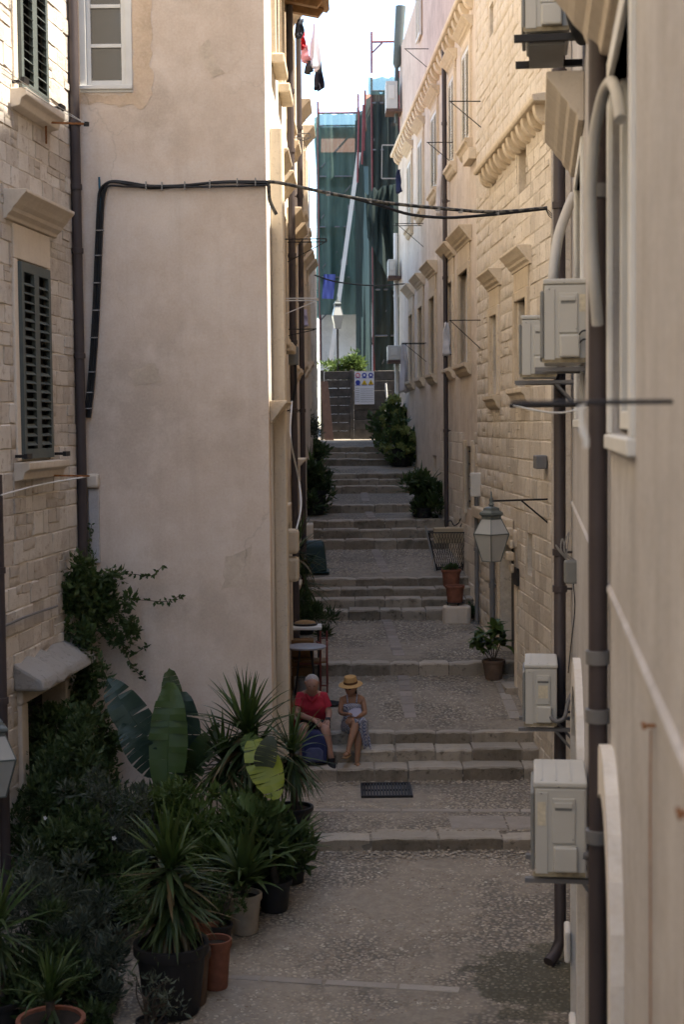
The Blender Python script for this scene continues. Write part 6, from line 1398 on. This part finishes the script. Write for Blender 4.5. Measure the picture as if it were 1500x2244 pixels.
def eloft(name, mat, parent, rings, n=20):
    mb = MB(); n = 36; cs = catmull([Vector(r[0]) for r in rings], 5); rr = catmull([Vector((r[1], r[2], 0)) for r in rings], 5); rings = [(c, r.x, r.y) for c, r in zip(cs, rr)]
    for c, rx, ry in rings:
        for t in [2 * math.pi * k / n for k in range(n)]:
            x, y = math.cos(t), math.sin(t); w = 1 + .075 * mnoise.noise((x * 3.1 + c.z * 2, y * 3.1, c.z * 11)) + .04 * mnoise.noise((x * 7, y * 7, c.z * 26))
            mb.v.append((c.x + rx * x * w, c.y + ry * y * w, c.z + .008 * math.sin(3 * t)))
    for i in range(len(rings) - 1):
        for k in range(n): mb.f.append((i * n + k, i * n + (k + 1) % n, (i + 1) * n + (k + 1) % n, (i + 1) * n + k))
    return mb
g_ = lambda k, dz=0, dy=0: Vector(J[k][0]) + Vector((0, dy, dz))
mb = eloft('polo_shirt', RED, man, [(g_('pelvis', -.06), .175, .15), (g_('pelvis', .02), .185, .165), (g_('belly'), .192, .175), (g_('chest', -.02), .196, .155), (g_('chest', .05), .19, .135), (g_('upper', .0), .172, .105), (g_('upper', .035), .13, .085), (g_('neck', -.035), .075, .07), (g_('neck', -.02), .06, .06)])
for a, b in (('shl', 'ell'), ('shr', 'elr')):
    p, q = Vector(J[a][0]), Vector(J[b][0]); c = Vector(J['upper'][0]); mb.tube([c.lerp(p, .35) + Vector((0, 0, .01)), p + Vector((0, 0, .005)), p.lerp(q, .35), p.lerp(q, .66)], [.07, .074, .07, .068], 12)
mb.build('polo_shirt', RED, man, 70)
nk = Vector(J['neck'][0]); MB().tube([nk + Vector((-.075, -.0, -.035)), nk + Vector((-.045, -.09, -.06)), nk + Vector((0, -.115, -.105)), nk + Vector((.045, -.09, -.06)), nk + Vector((.075, 0, -.035)), nk + Vector((0, .06, -.0)), nk + Vector((-.075, 0, -.035))], .02, 7).build('collar', RED, man, 60)
K = {'pelvis': (J['pelvis'][0] - Vector((0, 0, .03)), (.175, .12)), 'hil': (J['hil'][0], .115), 'hir': (J['hir'][0], .115), 'kl': (Vector(J['hil'][0]).lerp(J['knl'][0], .82), .1), 'kr': (Vector(J['hir'][0]).lerp(J['knr'][0], .88), .098)}
skin('shorts', K, [('pelvis', 'hil'), ('hil', 'kl'), ('pelvis', 'hir'), ('hir', 'kr')], BLACK, man)
for a, b, c in (('anl', 'hel', 'tol'), ('anr', 'her', 'tor')):
    p, q = Vector(J[b][0]), Vector(J[c][0]); d = (q - p); mb = MB().tube([p - d * .25, p, p.lerp(q, .5), q, q + d * .18], [.038, .05, .047, .045, .022], 10); mb.build('shoe', BLACK, man, 60)
    MB().tube([Vector(J[a][0]) + Vector((0, 0, .035)), p], [.044, .044], 10).build('sock', BLACK, man, 60)
hc = Vector(J['skull'][0]) + Vector((0, .0, .01)); head(man, hc, (0, -.8, -.55), (0, -.5, .85), SKIN_M, .92)
# grey fringe of hair round the back of the head
me_ = ellipsoid((hc.x, hc.y + .032, hc.z + .015), (.089, .085, .086), 10, 18); me_.build('hair', mat_plain('grey_hair', (.36, .33, .31), .8, .25, 60, .3), man, 60)
wb = J['wrr'][0]; MB().tube([wb + Vector((-.03, 0, .012)), wb + Vector((.03, 0, .012))], .03, 10).build('watch', M_IRON, man, 60)

# ---- woman with a straw hat
wom = thing('person', 'seated person in a straw hat and striped sundress with crossed legs', 'person', (at(774, 1600, 19.0).x, 19.0, .83)); m0 = wom.location
J = {'pelvis': (Q(776, 1588, 19.06), (.13, .115)), 'belly': (Q(774, 1567, 19.0), (.105, .09)), 'chest': (Q(772, 1546, 18.96), (.118, .085)), 'upper': (Q(772, 1531, 18.94), (.12, .075)), 'neck': (Q(771, 1522, 18.92), .05),
     'jaw': (Q(768, 1514, 18.87), (.068, .078)), 'skull': (Q(769, 1505, 18.88), (.088, .1)), 'crown': (Q(770, 1496, 18.9), (.07, .076)),
     'shl': (Q(750, 1532, 18.95), .042), 'ell': (Q(746, 1562, 18.9), .034), 'wrl': (Q(760, 1566, 18.7), .024),
     'shr': (Q(795, 1532, 18.95), .042), 'elr': (Q(801, 1563, 18.88), .034), 'wrr': (Q(779, 1572, 18.66), .024),
     'hil': (Q(764, 1594, 18.98), .085), 'knl': (Q(782, 1583, 18.48), .06), 'cal': (Q(774, 1608, 18.42), .05), 'anl': (Q(764, 1642, 18.36), .03), 'hel': (Q(763, 1650, 18.34), .029), 'tol': (Q(757, 1656, 18.2), .022),
     'hir': (Q(788, 1594, 18.98), .085), 'knr': (Q(784, 1603, 18.52), .058), 'car': (Q(785, 1628, 18.5), .048), 'anr': (Q(783, 1664, 18.48), .03), 'her': (Q(783, 1672, 18.46), .03), 'tor': (Q(785, 1679, 18.3), .022)}
E = [('pelvis', 'belly'), ('belly', 'chest'), ('chest', 'upper'), ('upper', 'neck'), ('neck', 'jaw'), ('jaw', 'skull'), ('skull', 'crown'), ('upper', 'shl'), ('shl', 'ell'), ('ell', 'wrl'), ('upper', 'shr'), ('shr', 'elr'), ('elr', 'wrr'),
     ('pelvis', 'hil'), ('hil', 'knl'), ('knl', 'cal'), ('cal', 'anl'), ('anl', 'hel'), ('hel', 'tol'), ('pelvis', 'hir'), ('hir', 'knr'), ('knr', 'car'), ('car', 'anr'), ('anr', 'her'), ('her', 'tor')]
hand(J, E, 'wrl', 'L', (.35, -.5, .25), 1, (0, -.6, .8), .9, .07); hand(J, E, 'wrr', 'R', (-.6, -.5, -.2), -1, (0, -.6, .8), .7, .07)
skin('body', J, E, SKIN_W, wom)
t = NT('striped_dress'); wv = t.new('ShaderNodeTexWave', wave_type='BANDS', bands_direction='DIAGONAL'); wv.inputs['Scale'].default_value = 24; wv.inputs['Distortion'].default_value = 3; t.l.new(t.pos, wv.inputs['Vector'])
t.col(t.ramp(wv.outputs[0], (.35, (.15, .16, .25)), (.6, (.52, .51, .54)))); t.set(Roughness=.85); M_DRESS = t.m
mb = eloft('dress', M_DRESS, wom, [(g_('pelvis', -.08), .15, .13), (g_('pelvis', .0), .155, .135), (g_('belly', -.02), .125, .115), (g_('belly', .04), .118, .105), (g_('chest', .0), .132, .108), (g_('chest', .04, -.01), .12, .095)])
for a, b, e in (('hil', 'knl', .6), ('hir', 'knr', .95)):
    p, q = Vector(J[a][0]), Vector(J[b][0]); mb.tube([p + Vector((0, .05, 0)), p.lerp(q, .3), p.lerp(q, e)], [.1, .098, .08], 12)
mb.build('dress', M_DRESS, wom, 70)
for sg, nm in ((-1, 'shl'), (1, 'shr')):
    a = Vector(J['chest'][0]) + Vector((sg * .055, -.09, .05)); b = Vector(J['upper'][0]) + Vector((sg * .065, -.03, .055)); MB().tube(catmull([a, (a + b) / 2 + Vector((0, -.012, 0)), b, b + Vector((0, .07, -.02))], 4), .008, 6).build('strap', M_DRESS, wom, 60)
dr = MB(); n, m = 8, 12; tl = Vector(Q(792, 1576, 18.45)); 
for j in range(m + 1):
    v = j / m; cen = tl.lerp(Vector(Q(804, 1640, 18.5)), v) 
    for i in range(n + 1): u = i / n - .5; dr.v.append(tuple(cen + Vector((u * (.16 - .06 * v), .03 * math.sin(u * 14 + v * 3) - .03 + .08 * v, .02 * math.sin(u * 9)))))
for j in range(m):
    for i in range(n): k = j * (n + 1) + i; dr.f.append((k, k + 1, k + n + 2, k + n + 1))
sk_ = dr.build('skirt_fold', M_DRESS, wom, 60); sk_.modifiers.new('solid', 'SOLIDIFY').thickness = .01
for a, b in (('hel', 'tol'), ('her', 'tor')):
    p, q = Vector(J[a][0]), Vector(J[b][0]); d = (q - p).normalized(); sole = MB().bar(p - d * .03 + Vector((0, 0, -.032)), q + d * .045 + Vector((0, 0, -.022)), .07, .014); so = sole.build('sandal', M_WOODB, wom, bevel=.004)
    MB().tube([p.lerp(q, .45) + Vector((-.04, 0, -.01)), p.lerp(q, .45) + Vector((0, 0, .036)), p.lerp(q, .45) + Vector((.04, 0, -.01))], .009, 6).build('sandal_strap', M_WOODB, wom, 60)
hc = Vector(J['skull'][0]); head(wom, hc, (-.45, -.85, -.15), (0, -.15, 1), SKIN_W, .78, glasses=True)
ellipsoid((hc.x + .012, hc.y + .025, hc.z), (.076, .078, .085), 10, 16).build('hair', mat_plain('brown_hair', (.06, .035, .02), .7, .2, 60, .2), wom, 60)
MB().tube([hc + Vector((.05, .05, -.02)), hc + Vector((.07, .07, -.1))], [.03, .012], 8).build('hair_tail', MATS['brown_hair'], wom, 60)
hat = thing('straw_hat', 'tan straw hat with a brown band on the seated person in the sundress', 'hat', m0 + hc + Vector((0, .01, .035)))
hat.rotation_euler = (R(10), R(-4), 0); M_HAT = mat_plain('hat_straw', (.46, .28, .11), .85, .15, 70, .35)
MB().lathe([(.15, -.012), (.155, -.006), (.13, .004), (.088, .012), (.084, .06), (.074, .098), (.05, .108), (.02, .1), (.001, .098)], 28).build('crown', M_HAT, hat, 50)
MB().lathe([(.089, .012), (.091, .016), (.089, .036), (.086, .04)], 28).build('band', mat_plain('brown_band', (.10, .045, .02), .8), hat, 60)
fan = thing('paper_fan', 'pale lilac paper held in the lap of the person with the straw hat', 'paper', m0 + Q(777, 1560, 18.62)); M_PAP = mat_plain('lilac_paper', (.42, .40, .50), .8, .05, 5, 0)
MB().add([(-.06, 0, -.05), (.02, -.02, -.06), (.09, -.02, 0), (.08, -.01, .05), (.0, 0, .055), (-.07, .01, .01)], [(0, 1, 2, 3, 4, 5)]).build('sheet', M_PAP, fan).modifiers.new('solid', 'SOLIDIFY').thickness = .003
# backpack and red bag
bpk = thing('backpack', 'navy blue backpack on the step between the legs of the person in red', 'backpack', (at(690, 1670, 18.45).x, 18.44, .53)); M_NAVY = mat_plain('navy_fabric', (.022, .028, .085), .8, .15, 10, .15)
MB().prism([(-.15, 0), (.15, 0), (.16, .2), (.12, .34), (.05, .4), (-.05, .4), (-.12, .34), (-.16, .2)], -.09, .09, 'y').build('body', M_NAVY, bpk, bevel=.03)
MB().prism([(-.11, .03), (.11, .03), (.11, .16), (.06, .2), (-.06, .2), (-.11, .16)], -.13, -.085, 'y').build('pocket', mat_plain('slate_fabric', (.07, .08, .15), .8), bpk, bevel=.015)
MB().tube(catmull([(-.04, 0, .39), (0, -.01, .44), (.04, 0, .39)]), .008, 6).build('handle', BLACK, bpk, 60)
rb = thing('red_bag', 'red bag on the ledge to the left of the person in red', 'bag', (at(632, 1598, 18.95).x, 18.95, .83)); MB().prism([(-.1, 0), (.1, 0), (.09, .13), (.03, .17), (-.05, .16), (-.1, .1)], -.07, .07, 'y').build('bag', RED, rb, bevel=.02)
MB().tube(catmull([(-.05, 0, .15), (0, 0, .22), (.04, 0, .16)]), .007, 6).build('handle', RED, rb, 60)
